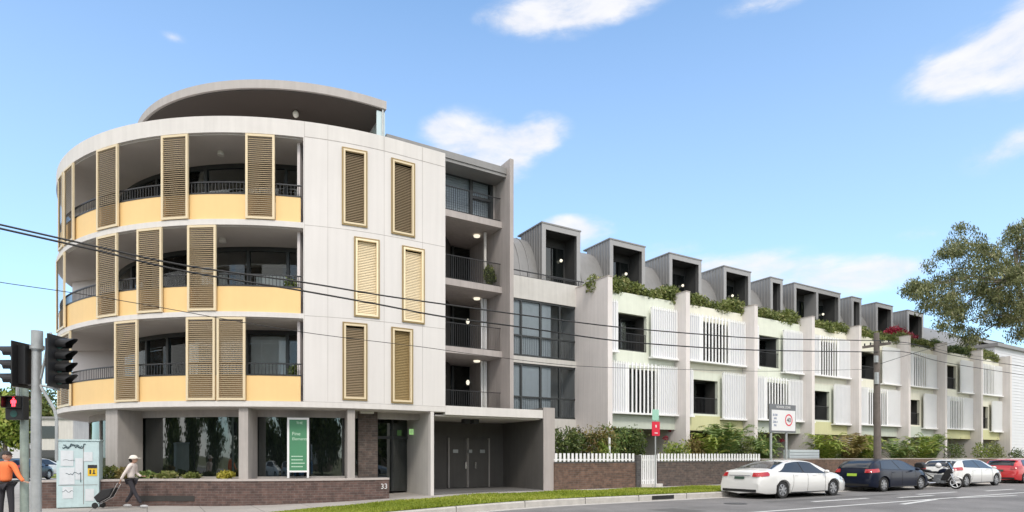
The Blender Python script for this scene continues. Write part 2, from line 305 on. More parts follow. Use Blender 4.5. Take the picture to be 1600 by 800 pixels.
# ------------------------------------------------------------------ helpers
OFF = {}
def tag(o, label=None, cat=None, group=None, kind=None):
    if label: o['label'] = label
    if cat: o['category'] = cat
    if group: o['group'] = group
    if kind: o['kind'] = kind
    return o
def thing(name, label, cat, loc=(0, 0, 0), rz=0, group=None):
    o = bpy.data.objects.new(name, None); col.objects.link(o); o.empty_display_size = .3
    o.location = loc; o.rotation_euler = (0, 0, rz); OFF[o.name] = Vector(loc)
    return tag(o, label, cat, group)
class MB:
    def __init__(s): s.v = []; s.f = []; s.uv = None
    def add(s, vs, fs):
        n = len(s.v); s.v += [tuple(v) for v in vs]; s.f += [tuple(i+n for i in f) for f in fs]; return s
    def box(s, x0, x1, y0, y1, z0, z1):
        return s.add([(x0, y0, z0), (x1, y0, z0), (x1, y1, z0), (x0, y1, z0), (x0, y0, z1), (x1, y0, z1), (x1, y1, z1), (x0, y1, z1)],
                     [(0, 3, 2, 1), (4, 5, 6, 7), (0, 1, 5, 4), (1, 2, 6, 5), (2, 3, 7, 6), (3, 0, 4, 7)])
    def prism(s, pts, z0, z1):      # pts counter-clockwise (x,y); z0/z1 number
        n = len(pts)
        return s.add([(p[0], p[1], z0) for p in pts]+[(p[0], p[1], z1) for p in pts],
                     [tuple(range(n-1, -1, -1)), tuple(range(n, 2*n))]+[(i, (i+1) % n, n+(i+1) % n, n+i) for i in range(n)])
    def xprism(s, pts, x0, x1):     # pts (y,z) extruded along x
        n = len(pts)
        return s.add([(x0, p[0], p[1]) for p in pts]+[(x1, p[0], p[1]) for p in pts],
                     [tuple(range(n-1, -1, -1)), tuple(range(n, 2*n))]+[(i, (i+1) % n, n+(i+1) % n, n+i) for i in range(n)])
    def slab(s, p, q, z0, z1, o0, o1):   # along p->q, offsets along the outward (right-hand) normal
        d = Vector((q[0]-p[0], q[1]-p[1])); d.normalize(); n = Vector((d.y, -d.x))
        a = [(p[0]+n.x*o1, p[1]+n.y*o1), (q[0]+n.x*o1, q[1]+n.y*o1), (q[0]+n.x*o0, q[1]+n.y*o0), (p[0]+n.x*o0, p[1]+n.y*o0)]
        return s.prism(a, z0, z1)
    def tube(s, a, b, r, r2=None, n=10, caps=True):
        a = Vector(a); b = Vector(b); r2 = r if r2 is None else r2; d = (b-a).normalized()
        u = d.orthogonal().normalized(); w = d.cross(u); vs = []
        for k in range(n):
            t = 2*math.pi*k/n; e = u*math.cos(t)+w*math.sin(t); vs += [a+e*r, b+e*r2]
        fs = [(2*k, 2*((k+1) % n), 2*((k+1) % n)+1, 2*k+1) for k in range(n)]
        if caps: fs += [tuple(2*k for k in range(n-1, -1, -1)), tuple(2*k+1 for k in range(n))]
        return s.add(vs, fs)
    def path(s, pts, r, n=6):
        for a, b in zip(pts[:-1], pts[1:]): s.tube(a, b, r, n=n)
        return s
    def ball(s, c, r, n=10, m=7, sc_=(1, 1, 1)):
        vs = []; fs = []
        for j in range(m+1):
            ph = math.pi*j/m
            for k in range(n):
                t = 2*math.pi*k/n; vs.append((c[0]+r*sc_[0]*math.sin(ph)*math.cos(t), c[1]+r*sc_[1]*math.sin(ph)*math.sin(t), c[2]+r*sc_[2]*math.cos(ph)))
        for j in range(m):
            for k in range(n):
                fs.append((j*n+k, (j+1)*n+k, (j+1)*n+(k+1) % n, j*n+(k+1) % n))
        return s.add(vs, fs)
    def lathe_y(s, prof, c, n=24):      # profile (r, y) round the y axis at c (wheels)
        vs = []; fs = []
        for (r, y) in prof:
            for k in range(n):
                t = 2*math.pi*k/n; vs.append((c[0]+r*math.cos(t), c[1]+y, c[2]+r*math.sin(t)))
        m = len(prof)
        for j in range(m-1):
            for k in range(n): fs.append((j*n+k, j*n+(k+1) % n, (j+1)*n+(k+1) % n, (j+1)*n+k))
        return s.add(vs, fs)
    def build(s, name, m, parent=None, smooth=0, local=False, label=None, bevel=0, sub=0):
        me = bpy.data.meshes.new(name)
        off = Vector((0, 0, 0))
        if parent is not None and not local: off = OFF.get(parent.name, Vector((0, 0, 0)))
        me.from_pydata([(v[0]-off.x, v[1]-off.y, v[2]-off.z) for v in s.v], [], s.f)
        bm = bmesh.new(); bm.from_mesh(me); bmesh.ops.recalc_face_normals(bm, faces=bm.faces); bm.to_mesh(me); bm.free()
        uv = me.uv_layers.new(name='UVMap')
        for p in me.polygons:
            nx, ny, nz = p.normal
            for li in p.loop_indices:
                v = me.vertices[me.loops[li].vertex_index].co; x, y, z = v.x+off.x, v.y+off.y, v.z+off.z
                if abs(nz) > .7: c = (x, y)
                elif s.uv: c = (s.uv(x, y), z)
                elif abs(ny) > abs(nx): c = (x, z)
                else: c = (y, z)
                uv.data[li].uv = c
        if smooth:
            me.polygons.foreach_set('use_smooth', [True]*len(me.polygons)); me.set_sharp_from_angle(angle=R_(smooth))
        me.materials.append(MT[m] if isinstance(m, str) else m)
        o = bpy.data.objects.new(name, me); col.objects.link(o); o.parent = parent
        OFF[o.name] = off
        if label: o['label'] = label
        if bevel:
            b = o.modifiers.new('bevel', 'BEVEL'); b.width = bevel; b.segments = 2; b.limit_method = 'ANGLE'; b.angle_limit = R_(40)
        if sub:
            b = o.modifiers.new('sub', 'SUBSURF'); b.levels = sub; b.render_levels = sub
        return o
def copy_tree(o, parent=None):
    c = o.copy(); col.objects.link(c); c.parent = parent
    for ch in list(o.children): copy_tree(ch, c)
    return c
def S(x, t):                        # street coordinate of pixel column x on the plane at depth t
    r = (x-800)/FPX; yc = t/(math.cos(TH)-r*math.sin(TH)); return (r*math.cos(TH)+math.sin(TH))*yc
def W(x, y, yc):                    # world point of a pixel at camera depth yc
    r = (x-800)/FPX; xc = r*yc; return Vector((xc*math.cos(TH)+yc*math.sin(TH), -xc*math.sin(TH)+yc*math.cos(TH), EYE+(HZ-y)*yc/FPX))
def WT(x, y, t):                    # world point of a pixel on the plane at depth t
    r = (x-800)/FPX; return W(x, y, t/(math.cos(TH)-r*math.sin(TH)))
def px_of(s, t): 
    yc = s*math.sin(TH)+t*math.cos(TH); xc = s*math.cos(TH)-t*math.sin(TH); return 800+FPX*xc/yc
def sm(a, b, x):
    t = min(1, max(0, (x-a)/(b-a))); return t*t*(3-2*t)
def gz(s):  return -.06+.26*sm(1, 12, s)      # pavement level
def rz_(s): return gz(s)-.20                   # road level
def text(body, size, loc, rot, m, parent, name='lettering', ext=.004, align='CENTER'):
    c = bpy.data.curves.new(name, 'FONT'); c.body = body; c.size = size; c.align_x = align; c.align_y = 'CENTER'; c.extrude = ext
    c.materials.append(MT[m]); o = bpy.data.objects.new(name, c); col.objects.link(o); o.parent = parent
    off = OFF.get(parent.name, Vector((0, 0, 0))) if parent else Vector((0, 0, 0))
    me = bpy.data.meshes.new_from_object(o); bpy.data.objects.remove(o); o = bpy.data.objects.new(name, me); col.objects.link(o); o.parent = parent
    o.location = Vector(loc)-off; o.rotation_euler = rot; return o

def leaves(name, m, blobs, n, size, parent=None, asp=.5, droop=0, shell=.45, seed=1, smin=.6, local=False, zmin=None):
    g = np.random.default_rng(seed)
    bl = np.array(blobs, float); vol = bl[:, 3]*bl[:, 4]*bl[:, 5]; pr = vol**.8; pr /= pr.sum()
    idx = g.choice(len(bl), n, p=pr)
    d = g.normal(size=(n, 3)); d /= np.linalg.norm(d, axis=1)[:, None]
    rad = shell+(1-shell)*g.random(n)**.6; rad *= 1+.12*g.normal(size=n)
    P = bl[idx, :3]+d*rad[:, None]*bl[idx, 3:6]
    if zmin is not None: P[:, 2] = np.maximum(P[:, 2], zmin+g.random(n)*.1)
    a = g.normal(size=(n, 3)); a[:, 2] -= droop*2; a /= np.linalg.norm(a, axis=1)[:, None]
    b = np.cross(a, g.normal(size=(n, 3))); b /= np.linalg.norm(b, axis=1)[:, None]
    L = size*(smin+(1.4-smin)*g.random(n))
    a *= L[:, None]*.5; b *= (L*asp)[:, None]*.5
    V = np.stack([P-a, P+b*.9, P+a, P-b*.9], 1).reshape(-1, 3)
    if parent is not None and not local:
        off = OFF.get(parent.name, Vector((0, 0, 0))); V -= np.array(off)
    me = bpy.data.meshes.new(name); me.vertices.add(4*n); me.vertices.foreach_set('co', V.ravel())
    me.loops.add(4*n); me.loops.foreach_set('vertex_index', np.arange(4*n)); me.polygons.add(n)
    me.polygons.foreach_set('loop_start', np.arange(0, 4*n, 4)); me.polygons.foreach_set('loop_total', np.full(n, 4))
    me.update(calc_edges=True)
    at = me.attributes.new('var', 'FLOAT', 'FACE')
    clump = np.sin(P[:, 0]*2.3+idx)*np.cos(P[:, 1]*2.1-idx*.7)*.2
    at.data.foreach_set('value', np.clip(.45+clump+.22*g.normal(size=n), 0, 1).astype(np.float32))
    me.materials.append(MT[m]); o = bpy.data.objects.new(name, me); col.objects.link(o); o.parent = parent
    if parent is not None: OFF[o.name] = OFF.get(parent.name, Vector((0, 0, 0)))
    return o

# ------------------------------------------------------------------ ground, roads, pavement
def sheet(name, m, xs, y0, y1, zf, ny=2, kind='structure'):
    mb = MB(); n = len(xs); 
    for j in range(ny):
        f = j/(ny-1)
        for x in xs:
            a = y0(x) if callable(y0) else y0; b = y1(x) if callable(y1) else y1
            y = a+(b-a)*f; mb.v.append((x, y, zf(x, f)))
    for j in range(ny-1):
        for i in range(n-1): mb.f.append((j*n+i, j*n+i+1, (j+1)*n+i+1, (j+1)*n+i))
    o = mb.build(name, m); o['kind'] = kind; return o
xs = [-300, -60, -30, -20]+[-14+.5*i for i in range(60)]+[20, 30, 60, 120, 300]
KT = 16.15
g = MB(); g.add([(-900, -900, -.62), (900, -900, -.62), (900, 900, -.62), (-900, 900, -.62)], [(0, 1, 2, 3)]); tag(g.build('ground', 'ground_mat'), kind='structure')
sheet('road', 'asphalt', xs, -4.0, KT, lambda s, f: rz_(s))
sheet('road', 'asphalt', [-22, -9], KT-.3, 160, lambda s, f: rz_(s)-.004)
xp = [-8.9]+[-8.5+.5*i for i in range(50)]+[17, 20, 30, 60, 120]
sheet('pavement', 'pavement_mat', xp, KT+.14, 80, lambda s, f: gz(s)-.02)
sheet('far_pavement', 'pavement_mat', xs, -9.0, -4.2, lambda s, f: rz_(s)+.14)
kb = MB()
for a, b in zip(xp[:-1], xp[1:]):
    z0, z1 = gz(a), gz(b)
    kb.add([(a, KT, z0-.3), (b, KT, z1-.3), (b, KT, z1-.035), (a, KT, z0-.035), (a, KT+.03, z0), (b, KT+.03, z1), (b, KT+.16, z1), (a, KT+.16, z0)], [(0, 1, 2, 3), (3, 2, 5, 4), (4, 5, 6, 7)])
tag(kb.build('kerb', 'kerb_stone'), kind='structure')
k2 = MB(); k2.box(-9.05, -8.9, KT, 90, -.4, gz(-9)); tag(k2.build('kerb', 'kerb_stone'), kind='structure')
# concrete gutter strip beside the kerb
sheet('gutter', 'kerb_stone', xs[3:], KT-.42, KT-.002, lambda s, f: rz_(s)+.004)
# grass verge
gx = [2.0, 2.6, 3.4, 4.4, 5.5, 6.5, 7.5, 8.5, 10, 12, 15, 18, 22, 30, 45, 70, 110]
def gback(s): return 18.3+1.15*sm(2, 9, s)
def gfront(s): return KT+.17+1.9*(1-sm(2, 5.5, s))
sheet('grass_verge', 'grass_mat', gx, gfront, gback, lambda s, f: gz(s)+.012)
def blades(name, n, smax, seed):
    g = np.random.default_rng(seed)
    s = 2.1+(g.random(n)**1.5)*(smax-2.1); t0 = np.array([gfront(v) for v in s]); t1 = np.array([gback(v) for v in s])
    t = t0+.02+(t1-t0-.04)*g.random(n); z = np.array([gz(v) for v in s])+.01
    h = .03+.05*g.random(n)+.03*np.sin(s*1.7)*np.cos(t*2.1); h = np.maximum(h, .03); w = .018+.014*g.random(n); an = g.random(n)*6.28; ln = g.normal(size=(n, 2))*.035
    V = np.zeros((n, 3, 3)); V[:, 0] = np.stack([s-np.cos(an)*w, t-np.sin(an)*w, z], 1); V[:, 1] = np.stack([s+np.cos(an)*w, t+np.sin(an)*w, z], 1)
    V[:, 2] = np.stack([s+ln[:, 0], t+ln[:, 1], z+h], 1)
    me = bpy.data.meshes.new(name); me.vertices.add(3*n); me.vertices.foreach_set('co', V.ravel()); me.loops.add(3*n); me.loops.foreach_set('vertex_index', np.arange(3*n))
    me.polygons.add(n); me.polygons.foreach_set('loop_start', np.arange(0, 3*n, 3)); me.polygons.foreach_set('loop_total', np.full(n, 3)); me.update(calc_edges=True)
    at = me.attributes.new('var', 'FLOAT', 'FACE'); at.data.foreach_set('value', np.clip(.45+.2*np.sin(s*.9+t)+.2*g.normal(size=n), 0, 1).astype(np.float32))
    me.materials.append(MT['blade']); o = bpy.data.objects.new(name, me); col.objects.link(o); o['kind'] = 'stuff'; return o
tag(blades('grass', 90000, 45, 3), 'short bright green grass on the street verge', 'grass')
# painted road markings
def mark(pts, m='white_paint', w=.12):
    mb = MB()
    for (x0, y0, x1, y1) in pts:
        a = W(x0, y0, EYE*FPX/(y0-HZ)); b = W(x1, y1, EYE*FPX/(y1-HZ)); d = (b-a); d.z = 0; d.normalize(); nn = Vector((-d.y, d.x, 0))*w/2
        mb.add([(p.x, p.y, rz_(p.x)+.006) for p in (a-nn, b-nn, b+nn, a+nn)], [(0, 1, 2, 3)])
    return mb
mb = MB(); z6 = lambda s: rz_(s)+.008
def stripe(mb, s0, t0, s1, t1, w):
    d = Vector((s1-s0, t1-t0)); d.normalize(); n = Vector((-d.y, d.x))*w/2
    mb.add([(s0-n.x, t0-n.y, z6(s0)), (s1-n.x, t1-n.y, z6(s1)), (s1+n.x, t1+n.y, z6(s1)), (s0+n.x, t0+n.y, z6(s0))], [(0, 1, 2, 3)])
stripe(mb, 14.5, 11.2, 80, 11.2, .16)
for s0, t0, s1, t1 in ((20.0, 12.75, 23.5, 12.75), (24.8, 12.3, 27.5, 12.3), (27.6, 12.95, 31, 12.95), (33, 12.6, 36, 12.6), (21.5, 10.55, 25, 11.1), (26.5, 11.1, 30.2, 10.5), (32, 10.5, 36, 11.1), (38, 11.1, 43, 10.4)):
    stripe(mb, s0, t0, s1, t1, .20)
tag(mb.build('road_markings', 'white_paint'), kind='structure')
sheet('garden_bed', 'ground_mat', [15, 30, 60, 75], 21.1, 27, lambda s, f: gz(s)+.05)
for (sa, sb, ta, tb_) in ((10.5, 14.0, 12.2, 13.4), (18.5, 27, 13.3, 13.75), (24.5, 26.2, 11.5, 12.1)):
    pm_ = MB(); pm_.add([(sa, ta, rz_(sa)+.004), (sb, ta, rz_(sb)+.004), (sb-.15, tb_, rz_(sb)+.004), (sa+.1, tb_, rz_(sa)+.004)], [(0, 1, 2, 3)]); tag(pm_.build('road_patch', 'asphalt_dark'), kind='structure')
pm_ = MB(); pm_.prism([(17+.38*math.cos(t/24*6.283), 13.6+.38*math.sin(t/24*6.283)) for t in range(24)], rz_(17)+.004, rz_(17)+.009); tag(pm_.build('manhole_cover', 'zinc_dark'), 'dark round manhole cover in the road near the kerb', 'manhole cover')
jm = MB(); x_ = 3.0
while x_ < 60: jm.box(x_, x_+.02, KT-.006, KT+.165, gz(x_)-.2, gz(x_)+.004); x_ += 2.4
tag(jm.build('kerb_joint', 'asphalt_dark'), kind='structure')
ds = S(1036, KT); dm_ = MB(); dm_.box(ds-.55, ds+.55, KT-.012, KT+.1, gz(ds)-.17, gz(ds)-.03); tag(dm_.build('drain_inlet', 'car_black'), 'dark storm drain slot in the kerb below the red street sign', 'drain')
mb = MB(); stripe(mb, 30, 9.2, 60, 9.4, .75); tag(mb.build('road_markings', 'yellow_paint'), kind='structure')

# ------------------------------------------------------------------ the round corner building
CX, CT, R0 = 7.85, 32.0, 11.1
L1, L2, L3, L4 = 3.6, 6.7, 9.8, 12.9
KD = R0*math.pi/180
def D(a, R=R0):
    if a >= 0: return (CX-R*math.sin(R_(a)), CT-R*math.cos(R_(a)))
    return (CX-a*KD, CT-R)
def A(x, R=R0):
    lo, hi = -12.0, 88.0
    while px_of(*D(hi, R)) < px_of(*D(hi-.5, R))-1e-9 and hi > 60 and False: hi -= .5
    # pixel x falls as a grows until the silhouette
    best = max(np.arange(50, 100, .5), key=lambda a: -px_of(*D(a, R))); hi = float(best)
    if x <= px_of(*D(hi, R)): return hi
    for _ in range(50):
        m = (lo+hi)/2
        if px_of(*D(m, R)) > x: lo = m
        else: hi = m
    return (lo+hi)/2
AE = -(9.65-CX)/KD
def arc(mb, a0, a1, z0, z1, ri, ro, step=2.0):
    """a0 > a1 (left to right)"""
    cuts = [a0]; n = max(1, int(math.ceil((a0-a1)/step))); cuts = [a0+(a1-a0)*k/n for k in range(n+1)]
    if a0 > 0 > a1: cuts = sorted(set(cuts+[0.0]), reverse=True)
    m = len(cuts); v = []
    for a in cuts:
        pi, po = D(a, ri), D(a, ro); v += [(pi[0], pi[1], z0), (po[0], po[1], z0), (po[0], po[1], z1), (pi[0], pi[1], z1)]
    f = []
    for k in range(m-1):
        b = 4*k; c = b+4
        f += [(b+1, c+1, c+2, b+2), (b+2, c+2, c+3, b+3), (b+3, c+3, c, b), (b, c, c+1, b+1)]
    f += [(0, 1, 2, 3), (4*m-4, 4*m-1, 4*m-2, 4*m-3)]
    return mb.add(v, f)
def discpoly(R, a0=115, a1=AE, back=42, sR=None):
    n = 60; P = [D(a0+(a1-a0)*k/n, R) for k in range(n+1)]
    sr = P[-1][0] if sR is None else sR
    return P+[(sr, back), (P[0][0], back)]
uvd = lambda x, y: math.atan2(CX-x, CT-y)*-R0 if x < CX else x-CX
T = thing('corner_apartment_building', 'round white corner apartment building with gold louvred screens and yellow balcony panels', 'apartment building', (CX, CT, 0))
# slabs, one a floor
for (z0, z1) in ((3.28, 3.47), (6.31, 6.48), (9.40, 9.59)):
    m_ = MB(); m_.prism(discpoly(R0), z0, z1); m_.build('floor_slab', 'white_band', T, smooth=25)
    m_ = MB(); m_.prism(discpoly(R0-.12), z0-.03, z0-.002); m_.build('ceiling_lining', 'soffit', T)
m_ = MB(); m_.prism(discpoly(R0-.2), 12.72, 12.88); m_.build('roof_terrace', 'soffit', T)
m_ = MB(); arc(m_, 115, AE, 12.5, 13.05, R0-.2, R0); m_.build('parapet', 'white_band', T, smooth=25)
m_ = MB(); arc(m_, 115, AE, 12.46, 12.499, R0-2.3, R0-.1); m_.build('ceiling_lining', 'soffit', T)
# white wall with window openings
AW = A(474)
WIN = []   # level z0, x0,x1, zb, zt, style
for (x0, x1, zb, zt, st) in ((534, 574, 9.66, 12.36, 0), (611, 648, 9.62, 12.34, 0), (553, 593, 6.50, 9.30, 1), (628, 663, 6.48, 9.26, 1), (535, 574, 3.56, 6.28, 0), (611, 645, 3.52, 6.26, 2)):
    WIN.append((A(x0), A(x1), zb, zt, st))
def cells(mb, a0, a1, z0, z1, holes, ri, ro):
    zs = sorted({z0, z1}|{h[2] for h in holes}|{h[3] for h in holes}); 
    for za, zb in zip(zs[:-1], zs[1:]):
        zm = (za+zb)/2; cur = a0
        for h in sorted([h for h in holes if h[2] < zm < h[3]], key=lambda h: -h[0]):
            if cur-h[0] > .01: arc(mb, cur, h[0], za, zb, ri, ro)
            cur = h[1]
        if cur-a1 > .01: arc(mb, cur, a1, za, zb, ri, ro)
for zr in ((3.47, 6.31), (6.31+.0, 9.40), (9.40, 12.5)):
    pass
m_ = MB(); cells(m_, AW, AE, 3.475, 12.5, [w[:4] for w in WIN], R0-.3, R0+.004); m_.uv = uvd
wall = m_.build('curved_wall', 'white_render', T, smooth=25)
jn = MB()
for a in (AW-.15,)+tuple(A(x) for x in (512, 600, 660)):
    arc(jn, a, a-.05, 3.5, 13.04, R0, R0+.006)
for z in (6.4, 9.5, 12.52): arc(jn, AW-.2, AE+.1, z, z+.018, R0, R0+.006)
jn.build('panel_joint', 'concrete', wall)
m_ = MB(); m_.box(9.35, 9.655, CT-R0+.02, 34, 3.475, 12.5); m_.box(9.45, 9.655, CT-R0+.02, 34, 12.5, 13.05); m_.build('side_wall', 'pinkish_render', T)
def louvres(mb, a0, a1, z0, z1, R, pitch=.085, wd=.075, tilt=.03, th=.012):
    z = z0+pitch/2; p, q = D(a0, R), D(a1, R); d = Vector((q[0]-p[0], q[1]-p[1])).normalized(); n = Vector((d.y, -d.x))
    while z < z1-.02:
        o0, o1 = 0, wd*.55
        v = []
        for (P, oo, zz) in ((p, o0, z+tilt), (q, o0, z+tilt), (q, o1, z-tilt), (p, o1, z-tilt)): v.append((P[0]+n.x*oo, P[1]+n.y*oo, zz))
        v += [(a, b, c+th) for a, b, c in v]
        mb.add(v, [(0, 1, 2, 3), (7, 6, 5, 4), (0, 4, 5, 1), (1, 5, 6, 2), (2, 6, 7, 3), (3, 7, 4, 0)]); z += pitch
def rim(mb, a0, a1, z0, z1, R, w, dp):
    p, q = D(a0, R), D(a1, R); d = Vector((q[0]-p[0], q[1]-p[1])); ln = d.length; f = w/ln
    def P(u): return (p[0]+d.x*u, p[1]+d.y*u)
    mb.slab(P(0), P(f), z0, z1, 0, dp); mb.slab(P(1-f), P(1), z0, z1, 0, dp)
    mb.slab(P(f), P(1-f), z0, z0+w, 0, dp); mb.slab(P(f), P(1-f), z1-w, z1, 0, dp)
for i, (a0, a1, zb, zt, st) in enumerate(WIN):
    f = MB(); rim(f, a0, a1, zb, zt, R0-.05, .035, .10); fo = f.build('window', 'bronze_mesh', T)
    f = MB(); rim(f, a0-.25, a1+.25, zb+.05, zt-.05, R0-.06, .065, .12); f.build('frame', 'gold_frame' if st != 1 else 'pale_gold', fo)
    f = MB(); louvres(f, a0-.6, a1+.6, zb+.12, zt-.12, R0-.08, pitch=.058, wd=.07 if st == 0 else .055, tilt=.020 if st == 0 else .026, th=.008)
    f.build('louvre', ('bronze_slat', 'pale_gold', 'bronze_mesh')[st], fo)
    f = MB(); f.slab(D(a0, R0-.24), D(a1, R0-.24), zb+.02, zt-.02, -.01, .0); f.build('pane', 'glass_dark', fo)
    f = MB(); 
    if st == 0: f.slab(D(a0, R0-.6), D(a1, R0-.6), zb, zb+(zt-zb)*(.35 if i else .36), -.01, 0); f.build('blind', 'curtain', fo)
    if i == 4: f = MB(); f.slab(D(a0, R0-.55), D(a1, R0-.55), zb+(zt-zb)*.62, zt, -.01, 0); f.build('blind', 'curtain_white', fo)
# yellow balustrade panels, rails
LV = [(3.47, 3.47, 4.34, 6.28), (6.48, 6.48, 7.35, 9.37), (9.59, 9.59, 10.46, 12.46)]
SCR = {2: [(90, 97), (99, 113), (150, 183), (251, 293), (383, 429)],
       1: [(87, 99), (150, 182), (213, 252), (292, 337)],
       0: [(89, 108), (178, 214), (290, 335.5), (338, 383)]}
for lv, (z, zb, zt, zc) in enumerate(LV):
    edges = [115]
    cuts = sorted([A(x) for s_ in SCR[lv] for x in s_], reverse=True)
    # panels between screens, each a separate sheet
    bounds = [112, 100]+[A(x) for x in ({2: (116, 183, 293, 429), 1: (100, 182, 252, 337), 0: (108, 214, 290, 383)}[lv])]+[A(470)]
    bounds = sorted(set(bounds), reverse=True)
    for a, b in zip(bounds[:-1], bounds[1:]):
        if a-b < .4: continue
        m_ = MB(); arc(m_, a-.08, b+.08, zb+.01, zt, R0-.16, R0-.08); m_.build('balustrade_panel', 'yellow_panel', T, smooth=25)
    m_ = MB(); 
    arc(m_, 112, AW+.4, zt+.40, zt+.44, R0-.16, R0-.11)
    a = 95
    while a > AW+.6:
        p = D(a, R0-.135); m_.box(p[0]-.009, p[0]+.009, p[1]-.009, p[1]+.009, zt, zt+.4); a -= .62
    arc(m_, 112, AW+.4, zt+.0, zt+.05, R0-.17, R0-.07)
    m_.build('handrail', 'black_metal', T)
    for (x0, x1) in SCR[lv]:
        a0, a1 = A(x0, R0+.05), A(x1, R0+.05)
        f = MB(); rim(f, a0, a1, zb+.02, zc, R0-.02, .075, .07); fo = f.build('louvred_screen', 'gold_frame', T)
        f = MB(); louvres(f, a0-.35, a1+.35, zb+.1, zc-.08, R0-.01, pitch=.068, wd=.07, tilt=.022, th=.009); f.build('louvre', 'bronze_slat', fo)
    # recessed flat wall: pale partition, then dark-framed glazing
    ri = R0-2.1
    aw = {2: 62, 1: 60, 0: 47}[lv]
    m_ = MB(); arc(m_, 108, A({2: 186, 1: 183, 0: 176}[lv], ri), zb, zc+.02, ri-.1, ri); m_.build('recessed_wall', 'inner_wall', T, smooth=25)
    ag = A({2: 186, 1: 183, 0: 176}[lv], ri); ae = AW-4
    for aa in (0,):
        p, q = D(97, R0-.35), D(ag+1.5, ri); m_ = MB(); m_.slab(p, q, zb, zc, -.06, .06); m_.build('dividing_wall', 'inner_wall', T)
    p, q = D(AW+1.0, R0-.35), D(AW-2.5, ri); m_ = MB(); m_.slab(p, q, zb, zc, -.05, .05); m_.build('dividing_wall', 'inner_wall', T)
    gl = MB(); arc(gl, ag, ae, zb, zc-.12, ri-.05, ri-.035); gl.build('glazing', 'glass_balcony', T, smooth=30)
    fr = MB(); arc(fr, ag, ae, zc-.16, zc+.02, ri-.08, ri+.02); arc(fr, ag, ae, zb, zb+.12, ri-.08, ri+.02)
    ml = {2: (205, 245, 322, 384, 447), 1: (206, 240, 300, 388, 450), 0: (229, 262, 340, 386, 449)}[lv]
    for x in ml:
        a = A(x, ri); arc(fr, a+.35, a-.35, zb+.12, zc-.16, ri-.08, ri+.03)
    fr.build('glazing_frame', 'dark_frame', T)
    cu = MB()
    for (x0, x1, zz) in {2: ((300, 318, 1.45), (408, 440, 1.5)), 1: ((338, 352, 2.0), (398, 446, 1.9)), 0: ((234, 290, 2.6), (300, 378, 2.6), (390, 446, 2.6))}[lv]:
        arc(cu, A(x0, ri), A(x1, ri), zb+.05, zb+zz, ri-.16, ri-.13, 1)
    cu.build('blind', 'curtain', T)
    for x in {2: (345,), 1: (348, ), 0: (330,)}[lv]:
        p = D(A(x, R0-1.2), R0-1.2); m_ = MB(); m_.tube((p[0], p[1], zc+.02), (p[0], p[1], zc-.14), .1, .12, 12); m_.build('ceiling_light', 'lamp_off', T)
m_ = MB(); m_.prism([D(110-k*4, 7.0) for k in range(56)][:50], 3.48, 12.4); 
core = MB(); n = 48; core.prism([(CX+6.6*math.cos(2*math.pi*k/n), CT+6.6*math.sin(2*math.pi*k/n)) for k in range(n)], .1, 12.7); core.build('inner_core', 'core_dark', T)
# penthouse
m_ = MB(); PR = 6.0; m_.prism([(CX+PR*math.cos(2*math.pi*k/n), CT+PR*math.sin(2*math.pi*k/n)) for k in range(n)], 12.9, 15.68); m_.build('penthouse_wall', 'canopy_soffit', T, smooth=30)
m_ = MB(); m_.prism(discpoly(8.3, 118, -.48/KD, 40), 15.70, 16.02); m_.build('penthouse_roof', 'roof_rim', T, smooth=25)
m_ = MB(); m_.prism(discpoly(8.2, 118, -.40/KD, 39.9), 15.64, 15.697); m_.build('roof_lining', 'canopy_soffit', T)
m_ = MB(); m_.slab((7.95, 23.85), (8.3, 23.85), 12.9, 15.6, 0, .05); m_.box(8.26, 8.3, 23.86, 26.5, 12.9, 15.6); m_.build('privacy_screen', 'privacy_glass', T)
m_ = MB(); m_.tube((8.2, 23.78, 12.9), (8.2, 23.78, 15.7), .04, n=8); m_.build('downpipe', 'galv', T)
p = W(462, 172, 24.6); m_ = MB(); m_.ball((p.x, p.y, 15.5), .12, sc_=(1, 1, 1.2)); m_.build('ceiling_light', 'lamp_off', T)
# lower roof behind, over the stair bay
m_ = MB(); m_.box(8.7, 14.75, 24.75, 36, 15.0, 15.3); m_.box(8.7, 14.75, 24.80, 36, 14.86, 14.998); rf = m_.build('roof', 'zinc', T)
# ---- stair bay / balconies
BX0, BX1 = 9.66, 14.62
m_ = MB(); m_.box(S(796, 24.5), S(796, 24.5)+.2, 24.45, 34, .2, 15.62); fin = m_.build('fin_wall', 'concrete_fin', T)
FS = S(796, 24.5)
for zt in (L4-.02, L3-.05, L2-.05):
    m_ = MB(); m_.box(BX0, FS-.004, 25.2, 30.5, zt-.3, zt); m_.build('balcony_slab', 'concrete_fin', T)
def bars(mb, x0, x1, y, z0, z1, sp=.11, r=.009, top=.03):
    x = x0
    while x < x1: mb.box(x-r, x+r, y-r, y+r, z0, z1); x += sp
    mb.box(x0, x1, y-.02, y+.02, z1, z1+top); mb.box(x0, x1, y-.015, y+.015, z0, z0+.025)
for zf in (L4, L3-.05, L2-.05, L1-.05):
    m_ = MB(); bars(m_, BX0+.1, FS-.05, 25.26, zf+.02, zf+1.08); m_.build('balcony_railing', 'black_metal', T)
